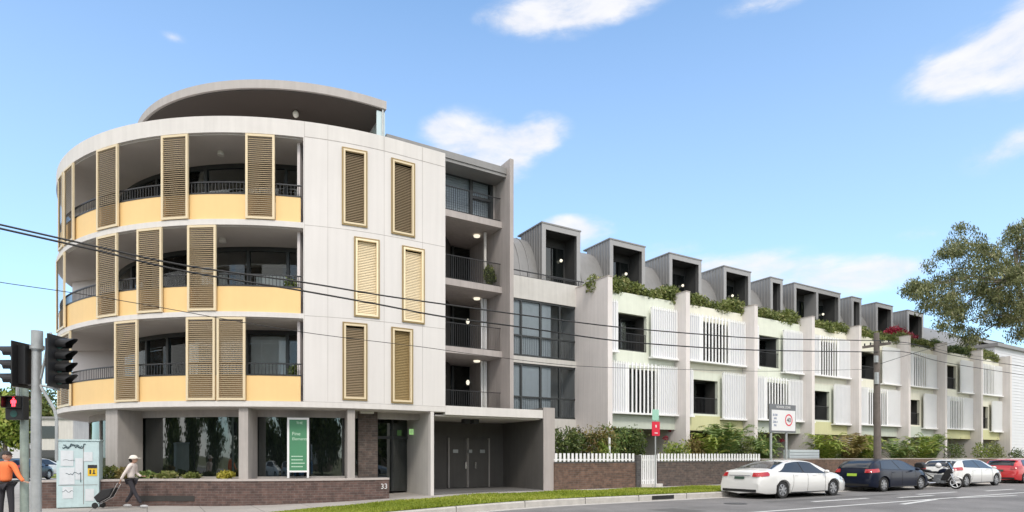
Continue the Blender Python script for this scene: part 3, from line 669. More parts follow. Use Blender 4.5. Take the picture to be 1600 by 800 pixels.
# top level window
m_ = MB()
xm = S(737, 25.9); xr = S(767, 25.9)
for x in (BX0, xm-.1, xr-.05): m_.box(x, x+.14, 25.85, 25.98, L4, 15.0)
m_.box(BX0, xr, 25.852, 25.975, 14.85, 15.0); m_.box(xm, xr, 25.855, 25.97, L4+1.1, L4+1.22); m_.box(BX0, xr, 25.855, 25.97, L4, L4+.1)
wf = m_.build('window', 'dark_frame', T)
m_ = MB(); m_.box(BX0, xr, 25.99, 26.0, L4, 15.0); m_.build('pane', 'glass_link', wf)
m_ = MB(); z = L4+.05
while z < 14.9: m_.box(BX0, xr-.1, 26.02, 26.04, z, z+.10); z += .115
m_.build('blind', 'curtain_white', wf)
m_ = MB(); m_.box(xr+.1, FS-.003, 25.85, 26.2, L4, 15.0); m_.build('pier', 'concrete_fin', T)
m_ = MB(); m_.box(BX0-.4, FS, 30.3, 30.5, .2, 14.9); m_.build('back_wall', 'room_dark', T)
for k, zf in enumerate((L1, L2, L3)):
    c = zf+2.72
    m_ = MB(); m_.box(BX0, FS-.004, 28.6, 28.62, zf, c); m_.build('glazing', 'glass_dark', T)
    m_ = MB()
    for x in (BX0+1.2, BX0+2.5, BX0+3.9): m_.box(x, x+.1, 28.5, 28.6, zf, c)
    m_.build('glazing_frame', 'dark_frame', T)
    m_ = MB(); cx, cy = (S(745, 26.6), 26.6); m_.tube((cx, cy, c+.02), (cx, cy, c-.05), .17, .15, 16); m_.build('ceiling_light', 'lamp', T)
    if k < 2:
        m_ = MB(); x = S(752, 26.5); 
        while x < FS-.1: m_.tube((x, 26.5+.04*math.sin(x*30), zf), (x, 26.5+.04*math.sin(x*30), c), .05, n=8); x += .09
        m_.build('curtain', 'curtain_white' if k else 'curtain', T)
        m_ = MB(); m_.ball((S(731, 27.5), 27.5, zf+1.75), .09, sc_=(1, 1, 1.5)); m_.build('pendant_light', 'lamp', T)
    else:
        m_ = MB(); m_.tube((S(758, 26.0), 26.0, zf), (S(758, 26.0), 26.0, c), .07, n=12); m_.build('post', 'concrete_light', T)
leaves('pot_plant_leaf', 'leaf_hedge', [(S(765, 25.8), 25.8, L3+.6, .3, .25, .45)], 500, .16, T, seed=5)
# ---- link bay with tall windows
LX0, LX1 = FS+.2, 19.78
ft = 25.7
for za, zb_ in ((9.5, 10.62), (6.28, 6.62), (.2, 3.55)): m_ = MB(); m_.box(LX0, LX1+.2, ft, ft+.3, za, zb_); m_.build('rendered_wall', 'concrete_light', T)
m_ = MB(); bars(m_, LX0, LX1+.2, ft+.02, 10.62, 10.86, 1.6, .015, .05); m_.build('parapet_rail', 'black_metal', T)
for (za, zb_) in ((6.62, 9.5), (3.55, 6.28)):
    fr = MB(); fr.box(LX0, LX1+.2, ft+.05, ft+.15, zb_-.1, zb_); fr.box(LX0, LX1+.2, ft+.05, ft+.15, za, za+.08)
    for x in (815.5, 846, 875.5, 903.5): xx = S(x, ft); fr.box(xx-.05, xx+.05, ft+.048, ft+.152, za, zb_)
    fr.box(LX0, LX1+.2, ft+.055, ft+.145, za+1.0, za+1.08)
    wf = fr.build('tall_window', 'dark_frame', T)
    g_ = MB(); g_.box(LX0, LX1+.2, ft+.09, ft+.1, za, zb_); g_.build('pane', 'glass_link', wf)
    c_ = MB(); x = LX0+.05
    while x < S(862, ft): c_.box(x, x+.11, ft+.16, ft+.18+.03*math.sin(x*40), za, zb_); x += .105
    c_.build('curtain', 'curtain_white', wf)
    b_ = MB(); bars(b_, LX0, LX1+.1, ft+.12, za+.1, za+1.0, .11, .007, .02); b_.build('inner_railing', 'zinc', wf)
    k_ = MB(); k_.box(LX0, LX1+.2, ft+1.2, ft+1.3, za-.1, zb_+.2); k_.build('inner_wall', 'concrete', wf)
# mansard and dormer builders
GAPS = []
def mansard(mb, s0, s1):
    cuts = [s0]
    for a, b in sorted(GAPS):
        if b <= s0 or a >= s1: continue
        cuts += [max(a, s0), min(b, s1)]
    cuts.append(s1)
    for a, b in zip(cuts[0::2], cuts[1::2]):
        if b-a > .02: mansard_(mb, a, b)
def mansard_(mb, s0, s1):
    pts = []
    for k in range(9):
        u = k/8; pts.append((26.15+1.75*(1-math.cos(u*math.pi/2))*1.0, 9.85+3.45*math.sin(u*math.pi/2)))
    pts = pts+[(33, 13.32), (33, 9.85)]
    mb.xprism([(p[0], p[1]) for p in pts], s0, s1)
DF = 25.9
def dormer(parent, x0, x1, mull=None, lamp=True, z1=13.6, z0=9.9, mt='zinc'):
    s0, s1 = S(x0, DF), S(x1, DF); 
    d = MB(); w = .12
    side = [(DF, z0), (DF, z1), (28.2, z1), (28.2, z0)] if False else [(DF, z0), (DF, z1), (27.9, z1), (27.9, 13.2), (27.1, 12.6), (26.6, 11.8), (26.3, 10.9), (26.2, z0)]
    d.box(s0+.02, s1-.02, DF+1.81, DF+1.9, z0, z1)
    d.xprism(side, s0, s0+w); d.xprism(side, s1-w, s1); d.box(s0-.04, s1+.04, DF-.08, 28.2, z1, z1+.07); d.box(s0+w, s1-w, DF, 28, z1-.16, z1-.003)
    o = d.build('dormer', mt, parent)
    f = MB(); f.box(s0, s0+.24, DF-.05, DF-.003, z0, z1); f.box(s1-.24, s1, DF-.05, DF-.003, z0, z1); f.box(s0+.24, s1-.24, DF-.05, DF-.003, z1-.28, z1)
    if mull: sm_ = S(mull, DF); f.box(sm_-.12, sm_+.12, DF-.05, DF+.9, z0, z1-.28)
    f.build('frame', 'zinc_frame', o)
    f = MB(); f.box(s0+w, s1-w, DF+1.15, DF+1.2, z0, z1-.16); f.box(s0+w, s1-w, DF+1.0, 28.3, z1-.5, z1-.17) if False else None; f.box(s0+w, s1-w, DF, DF+1.75, z0-.06, z0-.01); f.box(s0+w, s0+w+.03, DF+.3, DF+1.75, z0, z1-.16); f.box(s1-w-.03, s1-w, DF+.3, DF+1.75, z0, z1-.16); f.box(s0+w+.03, s1-w-.03, DF+.3, DF+1.75, z1-.2, z1-.165)
    f.build('lining', 'zinc_dark', o)
    f = MB(); f.box(s0+.2, s0+.2+(s1-s0)*.45, DF+1.08, DF+1.12, z0, z1-.7); f.box(s0+.3+(s1-s0)*.45, s1-.3, DF+1.08, DF+1.12, z0+1, z1-.7); f.build('door', 'glass_dark', o)
    for i in range(7):      # standing seams on the left cheek
        y = DF+.15+i*.24; zlo = z0+(z1-z0)*max(0, (y-26.2)/1.5)
        f = MB(); f.box(s0-.03, s0+.001, y, y+.025, zlo, z1)
        f.build('seam', 'zinc_frame', o)
    if lamp:
        f = MB(); f.ball((s1-.55, DF+.95, z1-1.35), .085, n=10); f.build('bulb', 'lamp', o)
    if s1-s0 > 1.4:
        f = MB(); bars(f, s0+.25, s1-.25, DF+.1, z0+.1, z0+1.0, .12, .008); f.build('railing', 'black_metal', o)
    return o
for xa, xb in ((846, 906), (952, 1007), (1045, 1095), (1130, 1172), (1203, 1222), (1240, 1312), (1330, 1345), (1368, 1394), (1417, 1442), (1526, 1567)): GAPS.append((S(xa, DF)+.06, S(xb, DF)-.06))
m_ = MB(); mansard(m_, LX0, LX1+.5); m_.build('mansard_roof', 'zinc', T, smooth=30)
x = LX0+.4
while x < LX1+.4:
    if any(a-.05 < x < b+.05 for a, b in GAPS): x += .55; continue
    sc_m = MB()
    for k in range(8):
        u0, u1 = k/8, (k+1)/8
        f_ = lambda u: (x, 26.15+1.75*(1-math.cos(u*math.pi/2))-.02, 9.85+3.45*math.sin(u*math.pi/2)+.01)
        sc_m.tube(f_(u0), f_(u1), .018, n=4)
    sc_m.build('roof_seam', 'zinc_frame', T); x += .55
dormer(T, 846, 906)
# ---- ground floor
RG = R0-1.15
m_ = MB(); arc(m_, 105, A(560, RG), .83, 3.28, RG-.02, RG, 3); shop = m_.build('shopfront_glass', 'glass_shop', T, smooth=30)
m_ = MB(); arc(m_, 105, AE+1, 3.0, 3.26, RG-.1, RG+.06, 3); arc(m_, 105, A(560, RG), .78, .88, RG-.1, RG+.06, 3)
for x in (88, 112, 158, 200, 394, 541): a = A(x, RG); arc(m_, a+.25, a-.25, .88, 3.0, RG-.08, RG+.05, 1)
m_.build('shopfront_frame', 'concrete', T)
for (x0, x1) in ((165, 196), (373, 396), (543, 560)):
    a0, a1 = A(x0, R0-.5), A(x1, R0-.5); a1 = max(a1, a0-5); m_ = MB(); m_.uv = uvd
    arc(m_, A(x0, R0-.15), A((x0+x1)/2+3, R0-.15), gz(3)-.3, 3.25, R0-1.1, R0-.15, 2)
    m_.build('pier', 'concrete' if x0 != 165 else 'concrete', T)
m_ = MB(); arc(m_, A(560, R0-1.0), A(590, R0-1.0), .1, 3.25, R0-1.4, R0-1.0); m_.uv = uvd; m_.build('brick_column', 'brick_mixed', T)
# shop interior: floor, back counter shapes, people silhouettes come later
m_ = MB()
for (x, w_, h_) in ((110, 3, 1.9), (230, 5, 1.4), (310, 4, 2.1), (430, 5, 1.5), (515, 5, 2.4)):
    a = A(x, RG-2.0); arc(m_, a+w_/2, a-w_/2, .2, h_, RG-2.6, RG-2.0)
m_.build('shop_counter', 'concrete', T)
# wall at right of entrance with pale front edge, under the canopy
cs0, cs1 = S(656, 20.95), S(677, 20.82)
TF = 20.9
m_ = MB(); ps = S(673, TF); m_.box(ps, ps+.13, TF, TF+.25, .1, 3.27); m_.build('post', 'white_band', T)
m_ = MB(); m_.box(ps, ps+.13, TF+.25, 24.2, .1, 3.27); m_.build('entrance_wall', 'concrete_light', T)
ce = S(848.5, TF)
m_ = MB(); m_.box(9.655, ce, CT-R0, 25.68, 3.18, 3.52); m_.build('canopy', 'white_band', T)
m_ = MB(); m_.box(9.3, ce-.02, CT-R0+.15, 25.6, 3.12, 3.177); m_.build('canopy_lining', 'soffit', T)
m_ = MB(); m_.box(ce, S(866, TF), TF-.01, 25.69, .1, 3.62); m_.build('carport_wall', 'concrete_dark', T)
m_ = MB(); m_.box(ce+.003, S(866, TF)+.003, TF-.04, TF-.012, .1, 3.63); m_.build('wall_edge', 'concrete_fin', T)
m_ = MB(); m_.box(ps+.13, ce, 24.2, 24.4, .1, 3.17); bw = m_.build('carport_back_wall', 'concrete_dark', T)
m_ = MB(); m_.box(ps+.14, ce-.005, TF+.1, 24.2, .15, .21); m_.build('carport_floor', 'carport_floor', T)
for (xa, xb) in ((701, 728), (731, 762)):
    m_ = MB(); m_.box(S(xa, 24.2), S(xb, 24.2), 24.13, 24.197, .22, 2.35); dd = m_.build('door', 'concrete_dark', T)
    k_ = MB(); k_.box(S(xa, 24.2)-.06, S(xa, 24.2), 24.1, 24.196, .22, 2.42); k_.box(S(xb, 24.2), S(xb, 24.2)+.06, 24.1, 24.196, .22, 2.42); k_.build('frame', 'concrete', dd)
    k_ = MB(); k_.box(S(727, 24.1)-.03 if xa == 701 else S(742, 24.1)-.03, (S(727, 24.1) if xa == 701 else S(742, 24.1))+.06, 24.05, 24.128, 1.05, 1.35); k_.build('handle', 'chrome', dd)
m_ = MB()
for x in (712, 734, 754): m_.box(S(x, 24.1)-.12, S(x, 24.1)+.12, 24.1, 24.128, 1.75, 1.9)
m_.build('door_plate', 'galv', T)
m_ = MB(); m_.box(S(726, 22), S(728, 22)+.2, 22, 22.3, 2.95, 3.12); m_.build('ceiling_fitting', 'black_metal', T); m_ = MB(); m_.box(S(740, 22), S(742, 22)+.2, 22, 22.3, 2.95, 3.12); m_.build('ceiling_fitting', 'black_metal', T)
# entrance: recessed glass doors, exit sign
m_ = MB(); m_.box(S(586, 23.3), S(656, 23.3)+.4, 23.3, 23.32, .2, 3.15); m_.build('entrance_glass', 'glass_shop', T)
m_ = MB()
for x in (588, 612, 641, 655): xx = S(x, 23.3); m_.box(xx-.04, xx+.04, 23.22, 23.3, .2, 3.15)
m_.box(S(586, 23.3), S(656, 23.3)+.3, 23.225, 23.298, 2.3, 2.4); m_.build('entrance_frame', 'dark_frame', T)
m_ = MB(); a_, b_ = S(640, 22.6), S(655, 22.6); m_.box(a_, b_, 22.6, 22.66, 2.46, 2.68); ex = m_.build('exit_sign', 'exit_green', T)
text('EXIT', .17, ((a_+b_)/2, 22.59, 2.57), (R_(90), 0, 0), 'sign_white', ex)
m_ = MB(); p = D(A(572, R0-1), R0-.8); m_.box(p[0]-.25, p[0]+.25, p[1], p[1]+.3, 3.17, 3.245); m_.build('ceiling_light', 'lamp_off', T)

def chair_at(x, R, z, ang, label):
    p = D(A(x, R), R); o = thing('balcony_chair', label, 'chair', (p[0], p[1], z), ang, group='chairs on the curved balconies')
    m = MB(); m.box(-.24, .24, -.24, .24, .42, .46); m.build('seat', 'bronze_slat', o, local=True)
    m = MB(); m.box(-.24, .24, .22, .26, .50, .98); m.build('backrest', 'bronze_slat', o, local=True)
    for a, b in ((-.22, -.22), (.22, -.22), (-.22, .22), (.22, .22)): m = MB(); m.tube((a, b, 0), (a, b, .42 if b < 0 else .98), .018, n=6); m.build('leg', 'black_metal', o, local=True)
chair_at(425, 10.0, 3.48, .3, 'dark outdoor chair on the lowest curved balcony at its right end')
chair_at(404, 9.9, 3.48, -2.2, 'second outdoor chair on the lowest curved balcony, left of the other')
chair_at(455, 10.0, 9.60, .9, 'outdoor chair on the top curved balcony beside the white wall')
for x_, z_, lb in ((455, 6.49, 'pot plant on the middle curved balcony beside the white wall'), (462, 3.48, 'pot plant in the corner of the lowest curved balcony')):
    p_ = D(A(x_, 10.4), 10.4); o_ = thing('pot_plant', lb, 'pot plant', (p_[0], p_[1], z_), group='pot plants on the curved balconies')
    m_ = MB(); m_.tube((p_[0], p_[1], z_), (p_[0], p_[1], z_+.4), .16, .2, 14); m_.build('pot', 'concrete', o_)
    leaves('foliage', 'leaf_dark', [(p_[0], p_[1], z_+1.0, .25, .25, .35)], 420, .15, o_, seed=int(x_)); m_ = MB(); m_.tube((p_[0], p_[1], z_+.4), (p_[0], p_[1], z_+.9), .02, n=5); m_.build('stem', 'bark', o_)

# ------------------------------------------------------------------ brick planter wall at the corner
wp = []
for x, yc in ((58, 19.4), (110, 19.75), (160, 20.1), (214, 20.45), (258, 20.6), (304, 20.45)): p = W(x, 713, yc); wp.append((p.x, p.y))
for x in (340, 380, 420, 460, 500, 540, 575, 608): wp.append(D(A(x, R0), R0))
def wall_path(mb, pts, z0f, z1, th, ext=0):
    off = []
    for i, p in enumerate(pts):
        a = Vector(pts[max(0, i-1)]); b = Vector(pts[min(len(pts)-1, i+1)]); d = (b-a).normalized(); n = Vector((d.y, -d.x)); off.append(((p[0]+n.x*ext, p[1]+n.y*ext), (p[0]-n.x*th, p[1]-n.y*th)))
    v = []
    for (o, i_), p in zip(off, pts): 
        z0 = z0f(p[0]) if callable(z0f) else z0f
        v += [(o[0], o[1], z0), (o[0], o[1], z1), (i_[0], i_[1], z1), (i_[0], i_[1], z0)]
    f = []
    for k in range(len(pts)-1):
        b = 4*k; c = b+4; f += [(b, c, c+1, b+1), (b+1, c+1, c+2, b+2), (b+2, c+2, c+3, b+3), (b+3, c+3, c, b)]
    m = len(pts)*4; f += [(0, 1, 2, 3), (m-4, m-1, m-2, m-3)]
    return mb.add(v, f)
P = thing('planter_wall', 'low dark red brick planter wall curving round the shopfront corner', 'garden wall', (wp[0][0], wp[0][1], 0))
cum = [0]
for a, b in zip(wp[:-1], wp[1:]): cum.append(cum[-1]+math.dist(a, b))
def uvw(x, y):
    best = min(range(len(wp)), key=lambda i: (wp[i][0]-x)**2+(wp[i][1]-y)**2); i = min(best, len(wp)-2)
    d = Vector((wp[i+1][0]-wp[i][0], wp[i+1][1]-wp[i][1])).normalized(); return cum[i]+(x-wp[i][0])*d.x+(y-wp[i][1])*d.y
m_ = MB(); wall_path(m_, wp, lambda s: gz(s)-.3, .76, .35); m_.uv = uvw; m_.build('brickwork', 'brick_dark', P)
m_ = MB(); wall_path(m_, wp, .762, .83, .40, .03); m_.build('coping', 'coping', P)
m_ = MB(); wall_path(m_, wp[3:6], lambda s: gz(s)+.14, gz(0)+.32, .02, .012); m_.build('slot', 'room_dark', P)
q = D(A(600, R0), R0+.012); text('33', .26, (q[0], q[1], .52), (R_(90), 0, R_(0)), 'sign_white', P, name='house_number', ext=.006)
# planting soil behind the wall
m_ = MB(); pts = [(p[0]+.2, p[1]+.35) for p in wp[:8]]; m_.prism(pts+[D(30, RG-.1), D(60, RG-.1), D(80, RG+1)], .0, .70); m_.build('soil', 'ground_mat', P)
for i, (x, y, w_, h_, mt) in enumerate(((172, 742, .55, .45, 'leaf_hedge'), (196, 742, .5, .4, 'leaf_rust'), (262, 744, .6, .25, 'leaf_hedge'), (352, 743, .45, .26, 'leaf_yellow'), (300, 745, .5, .2, 'leaf_hedge'), (230, 745, .5, .25, 'leaf_palm'))):
    q = W(x, y, 21.1); 
    if x > 320: dd_ = D(A(x, R0-.6), R0-.65); q = Vector((dd_[0], dd_[1], .85))
    b_ = thing('shrub', ('leafy green shrub behind the planter wall beside the blue box', 'rusty orange leaved shrub beside the grey pier', 'low green shrub in the planter behind the walking person', 'yellow green tuft on the planter wall by the shop glass', 'flat green ground plant below the shop window', 'small fern like plant right of the walking person')[i], 'shrub', (q.x, q.y, .7), group='plants in the corner planter')
    leaves('foliage', mt, [(q.x, q.y, .83+h_*.4, w_*.6, w_*.45, h_*.6)], 450, .13, b_, seed=20+i)
    m_ = MB(); m_.tube((q.x, q.y, .6), (q.x, q.y, .83+h_*.4), .02, n=5); m_.build('stem', 'bark', b_)

# ------------------------------------------------------------------ green banner sign at the shopfront
a = A(464, R0-.75); bp_ = D(a, R0-.7); q0, q1 = D(A(449, R0-.7), R0-.7), D(A(483, R0-.7), R0-.7)
dv = Vector((q1[0]-q0[0], q1[1]-q0[1])); ang = math.atan2(dv.y, dv.x); bw_ = dv.length
B = thing('banner_sign', 'tall green framed shop sign with pale lettering standing on the planter wall', 'sign', (q0[0], q0[1], .84), ang)
m_ = MB()
for x in (0, bw_-.07): m_.box(x, x+.07, -.05, .03, 0, 2.12)
m_.box(.07, bw_-.07, -.05, .03, 2.05, 2.12); m_.box(.07, bw_-.07, -.05, .03, .20, .26); m_.build('frame', 'white_metal', B, local=True)
m_ = MB(); m_.box(.07, bw_-.07, -.03, .01, .26, 2.05); pn = m_.build('panel', 'banner_green', B, local=True)
OFF[pn.name] = Vector((0, 0, 0))
for body, size, x, z in (('THE', .12, bw_-.32, 1.93), ('Fine', .17, .30, 1.55), ('Elements', .14, .42, 1.37)):
    text(body, size, (x, -.036, z), (R_(90), 0, 0), 'letter_pale', pn)
m_ = MB()
for k, (z, ln) in enumerate(((.74, .38), (.62, .36), (.50, .44), (.38, .34))):
    x = .14
    while x < .14+ln: m_.box(x, x+.05, -.036, -.031, z, z+.035); x += .065
m_.build('small_print', 'letter_pale', pn, local=True)

# ------------------------------------------------------------------ terrace houses
bx = [957, 1078, 1184, 1273, 1346, 1423, 1480, 1536, 1581]
BT, GT = 23.1, 23.95
bs = [S(x, BT) for x in bx]; BW = .30
cols = [('green_render', 'grey_green'), ('cream_render', 'lime_render'), ('green_render', 'grey_green'), ('cream_render', 'lime_render'),
        ('cream_render', 'grey_green'), ('cream_render', 'grey_green'), ('cream_render', 'lime_render'), ('cream_render', 'lime_render')]
desc = ['pale green terrace house next to the glazed bay, open upper window between white shutters',
        'terrace house second from the glazed bay, cream top, lime base, barred upper window',
        'pale green terrace house behind the school zone sign, open upper window',
        'terrace house with wide double dormer and lime base behind the navy car',
        'terrace house behind the timber power pole with narrow dormer',
        'cream terrace house just past the power pole, red flowers beside its dormer',
        'terrace house third from the far end, open upper window, lime base',
        'terrace house at the far end of the row beside the white weatherboard building']
dorm = [[(952, 1007, None)], [(1045, 1095, None)], [(1130, 1172, None), (1203, 1222, None)], [(1240, 1312, 1276)], [(1330, 1345, None), (1368, 1394, None)], [(1417, 1442, None)], [], [(1526, 1567, None)]]
def shutter(parent, s0, s1, z0, z1, back=True, depth=.16, lite='white_metal'):
    yb = GT-.22; f = MB()
    f.box(s0, s1, yb-depth, yb+.2, z0-.09, z0); f.box(s0, s1, yb-.045, yb, z1-.14, z1-.08)
    f.box(s0, s0+.05, yb-.05, yb+.02, z0, z1-.06); f.box(s1-.05, s1, yb-.05, yb+.02, z0, z1-.06)
    o = f.build('shutter_screen', lite, parent)
    b = MB(); x = s0+.09; hb_, pt_ = (.022, .155) if back else (.045, .275)
    while x < s1-.06: b.box(x-hb_, x+hb_, yb-.10, yb-.052, z0, z1); x += pt_
    b.build('batten', lite, o)
    if back:
        b = MB(); b.box(s0+.05, s1-.05, yb-.02, yb-.005, z0, z1-.15); b.build('backing', 'shutter_back', o)
    return o
for i in range(8):
    s0 = bs[i]; s1 = bs[i+1]-BW; u, lcol = cols[i]; w = s1-s0
    H = thing('terrace_house', desc[i], 'terrace house', (s0, GT, gz(20)), group='terrace houses in the row')
    # party wall blade
    m_ = MB(); m_.prism([(s0-BW, BT), (s0, BT), (s0, 30), (s0-BW, 30)], .1, 10.48); m_.build('blade_wall', 'pinkish_render', H)
    m_ = MB(); m_.box(s0-BW-.02, s0+.02, BT-.02, 30, 10.482, 10.53); m_.build('blade_capping', 'coping', H)
    if i == 7:
        m_ = MB(); m_.box(s1, s1+BW, BT, 30, .1, 10.48); m_.build('blade_wall', 'pinkish_render', H)
    kA = (i % 2 == 0)       # upper window open type
    holes = []
    for lv, zf in ((1, L2), (0, L1)):
        openA = kA if lv == 1 else not kA
        za, zb = (zf+.42, zf+2.35) if openA else (zf+.30, zf+2.60)
        if openA: h0, h1 = s0+.19*w, s0+.60*w
        else: h0, h1 = s0+.30*w, s0+.74*w
        holes.append((h0, h1, za, zb))
        R = MB(); R.box(h0, h1, GT+1.6, GT+1.65, za, zb); 
        R.box(h0-.05, h0, GT+.2, GT+1.65, za, zb); R.box(h1, h1+.05, GT+.2, GT+1.65, za, zb); R.box(h0, h1, GT+.2, GT+1.65, zb, zb+.05); R.box(h0, h1, GT+.2, GT+1.65, za-.05, za)
        ro = R.build('window_recess', 'room_dark' if (i+lv) % 3 else 'zinc_dark', H)
        F = MB(); F.box(h0, h1, GT+.9, GT+.92, za, zb); F.build('pane', 'glass_balcony', ro)
        F = MB(); F.box((h0+h1)/2-.04, (h0+h1)/2+.04, GT+.85, GT+.9, za, zb); F.box(h0, h1, GT+.85, GT+.9, zb-.08, zb); F.build('frame', 'dark_frame', ro)
        if openA: F = MB(); bars(F, h0, h1, GT+.06, za+.04, za+.9, .11, .008); F.build('railing', 'black_metal', ro)
        z0, z1 = zf+.27, zf+2.88
        if openA:
            shutter(H, s0+.01, s0+.17*w, z0, z1); shutter(H, s0+.62*w, s1-.02, z0-.06, z1)
        else:
            shutter(H, s0+.01, s0+.28*w, z0, z1); shutter(H, s0+.28*w, s0+.72*w, z0, z1, back=False); shutter(H, s0+.72*w, s1-.02, z0, z1)
    # facade with openings
    def fac(mb, x0, x1, z0, z1, hs, y0, y1):
        zs = sorted({z0, z1}|{min(max(h[2], z0), z1) for h in hs}|{min(max(h[3], z0), z1) for h in hs})
        for a, b in zip(zs[:-1], zs[1:]):
            zm = (a+b)/2; c = x0
            for h in sorted(h for h in hs if h[2] < zm < h[3]):
                if h[0]-c > .01: mb.box(c, h[0], y0, y1, a, b)
                c = h[1]
            if x1-c > .01: mb.box(c, x1, y0, y1, a, b)
    m_ = MB(); fac(m_, s0, s1, L2-.3, 10.12, holes, GT, GT+.2); m_.build('upper_facade', u, H)
    m_ = MB(); fac(m_, s0, s1, L1+.30, L2-.3, holes, GT+.001, GT+.2); m_.build('middle_facade', 'green_render' if i % 2 == 0 or i < 4 else 'cream_render', H)
    m_ = MB(); m_.box(s0, s1, GT-.04, GT+.2, 3.06, L1+.30); m_.build('lower_facade', lcol, H)
    m_ = MB(); m_.box(s0, s1, GT+.2, 33, 3.1, 3.3); m_.build('floor_slab', 'concrete', H)
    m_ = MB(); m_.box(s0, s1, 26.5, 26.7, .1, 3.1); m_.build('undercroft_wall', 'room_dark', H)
    m_ = MB(); m_.box(s0, s1, GT+.2, GT+2.5, 9.85, 9.95); m_.box(s0, s1, GT+.95, GT+1.0, 9.95, 10.2); m_.build('planter_box', 'concrete', H)
    m_ = MB(); mansard(m_, s0-BW, s1); m_.build('mansard_roof', 'zinc', H, smooth=30)
    for (a, b, mu) in dorm[i]:
        dormer(H, a, b, mu, z1=13.6 if i < 7 else 12.6, mt='zinc' if i < 7 else 'zinc_dark', lamp=(b-a) > 30)
    # roof garden hedge
    red = i == 5
    hg = thing('roof_hedge', ['green hedge spilling over the parapet below the first dormer of the row', 'bushy green hedge on the second terrace parapet', 'green hedge on the parapet of the third terrace', 'low green hedge on the parapet below the wide double dormer', 'yellowish hedge on the parapet left of the power pole top', 'red flowering shrub and green hedge on a terrace parapet', 'dark green hedge on the parapet beside the red flowers', 'shaded hedge on the parapet under the overhanging gum tree'][i], 'hedge', (s0, GT+.5, 9.9), group=None if red else 'hedges on the terrace parapets')
    bl = []; x = s0-.2
    while x < s1+.1:
        bl.append((x, GT+.32+.1*math.sin(x*3), 10.38+.14*math.sin(x*2.1+i)-.10*(i in (3, 4)), .44, .48, .48+.14*math.sin(x*1.3))); x += .36
    leaves('foliage', 'leaf_hedge' if i not in (6,) else 'leaf_dark', bl, 5600, .165, hg, seed=50+i, zmin=9.95)
    if red: leaves('blossom', 'leaf_red', [(s0+.8+k*.75, GT+1.0, 11.0+.2*math.sin(k), .6, .5, .5) for k in range(5)], 1800, .2, hg, seed=77)
# letterbox bank and gate etc.
SE = S(1600, 20.8)
# white building beyond
e0 = bs[-1]+.4
Wb = thing('weatherboard_building', 'plain white weatherboard building beyond the end of the terrace row', 'building', (e0, 24, 0))
m_ = MB(); m_.box(e0, e0+16, 24.5, 40, 1.5, 11.6); wl = m_.build('wall', 'weatherboard', Wb)
m_ = MB(); z = 1.6
while z < 11.5: m_.box(e0-.001, e0+16, 24.47, 24.499, z, z+.03); z += .28
m_.build('board_joint', 'shutter_back', wl)
m_ = MB(); m_.box(e0-.2, e0+16.2, 24.2, 40.2, 11.6, 11.9); m_.build('roof', 'zinc', Wb)
m_ = MB(); m_.box(e0+.5, e0+15, 24.8, 30, 0, 1.5); m_.build('base', 'room_dark', Wb)

# ------------------------------------------------------------------ front fence
FT = 20.8; f0 = S(866.5, FT); f1 = S(993, FT); f2 = S(1001, FT); f3 = S(1026, FT); f4 = S(1033, FT)
fl = [S(x, FT) for x in (1190, 1300, 1400, 1500, 1600)]
def pick_fence(name, label, s0, s1, wall_top=1.31, pick=True, m='brick_brown', cap=False):
    Fn = thing(name, label, 'wall', (s0, FT, .2)); o = MB(); o.box(s0, s1, FT, FT+.25, 0, wall_top); o.build('brickwork', m, Fn)
    o = MB(); o.box(s0, s1, FT-.012, FT+.262, wall_top+.002, wall_top+.05); o.build('coping', 'brick_pier' if not cap else 'coping', Fn)
    if pick:
        o = MB(); x = s0+.05
        while x < s1-.05: o.box(x, x+.115, FT+.03, FT+.055, wall_top+.06, wall_top+.42); x += .215
        o.box(s0, s1, FT+.056, FT+.09, wall_top+.12, wall_top+.17)
        o.build('picket', 'white_metal', Fn)
    return Fn
pick_fence('front_wall', 'brown brick front wall with white pickets between the carport and the gate', f0, f1)
gp = thing('gate_pier', 'dark brick gate pier left of the white gate', 'pier', ((f1+f2)/2, FT, .2)); o = MB(); o.box(f1+.01, f2-.01, FT-.06, FT+.36, 0, 1.66); o.build('brickwork', 'brick_pier', gp)
gt = thing('picket_gate', 'narrow white slatted gate between the brick front walls', 'gate', (f2, FT, .2))
o = MB(); x = f2+.06
while x < f3-.08: o.box(x, x+.07, FT+.02, FT+.05, .32, 1.66); x += .115
o.build('slat', 'white_metal', gt); o = MB(); o.box(f2, f3, FT+.051, FT+.09, .45, .52); o.box(f2, f3, FT+.051, FT+.09, 1.4, 1.47); o.box(f2, f2+.05, FT, FT+.1, .2, 1.68); o.box(f3-.06, f3, FT, FT+.1, .2, 1.68); o.build('frame', 'white_metal', gt)
o = MB(); o.box(f2-.05, f3+.25, FT-.15, FT+.3, .1, .32); o.build('step', 'concrete_light', gt)
pick_fence('front_wall', 'dark brick front wall with white pickets behind the white sedan', f3+.06, fl[0], m='brick_mixed')
pick_fence('front_wall', 'pale capped brick front wall running behind the navy car and motorcycle', fl[0]+.01, SE+6, 1.42, False, 'brick_brown', True)
mbx = thing('letterbox_bank', 'pale blue grey letterbox bank above the front wall right of the school zone sign', 'letterbox', (S(1234, 21.3), 21.3, .2))
o = MB(); o.box(S(1234, 21.3), S(1280, 21.3), 21.3, 21.7, .2, 1.98); o.build('cabinet', 'meter_grey', mbx)
o = MB()
for k in range(3): o.box(S(1234, 21.3)+.02, S(1280, 21.3)-.02, 21.28, 21.298, 1.50+.16*k, 1.515+.16*k)
o.build('slot', 'sign_grey', mbx)

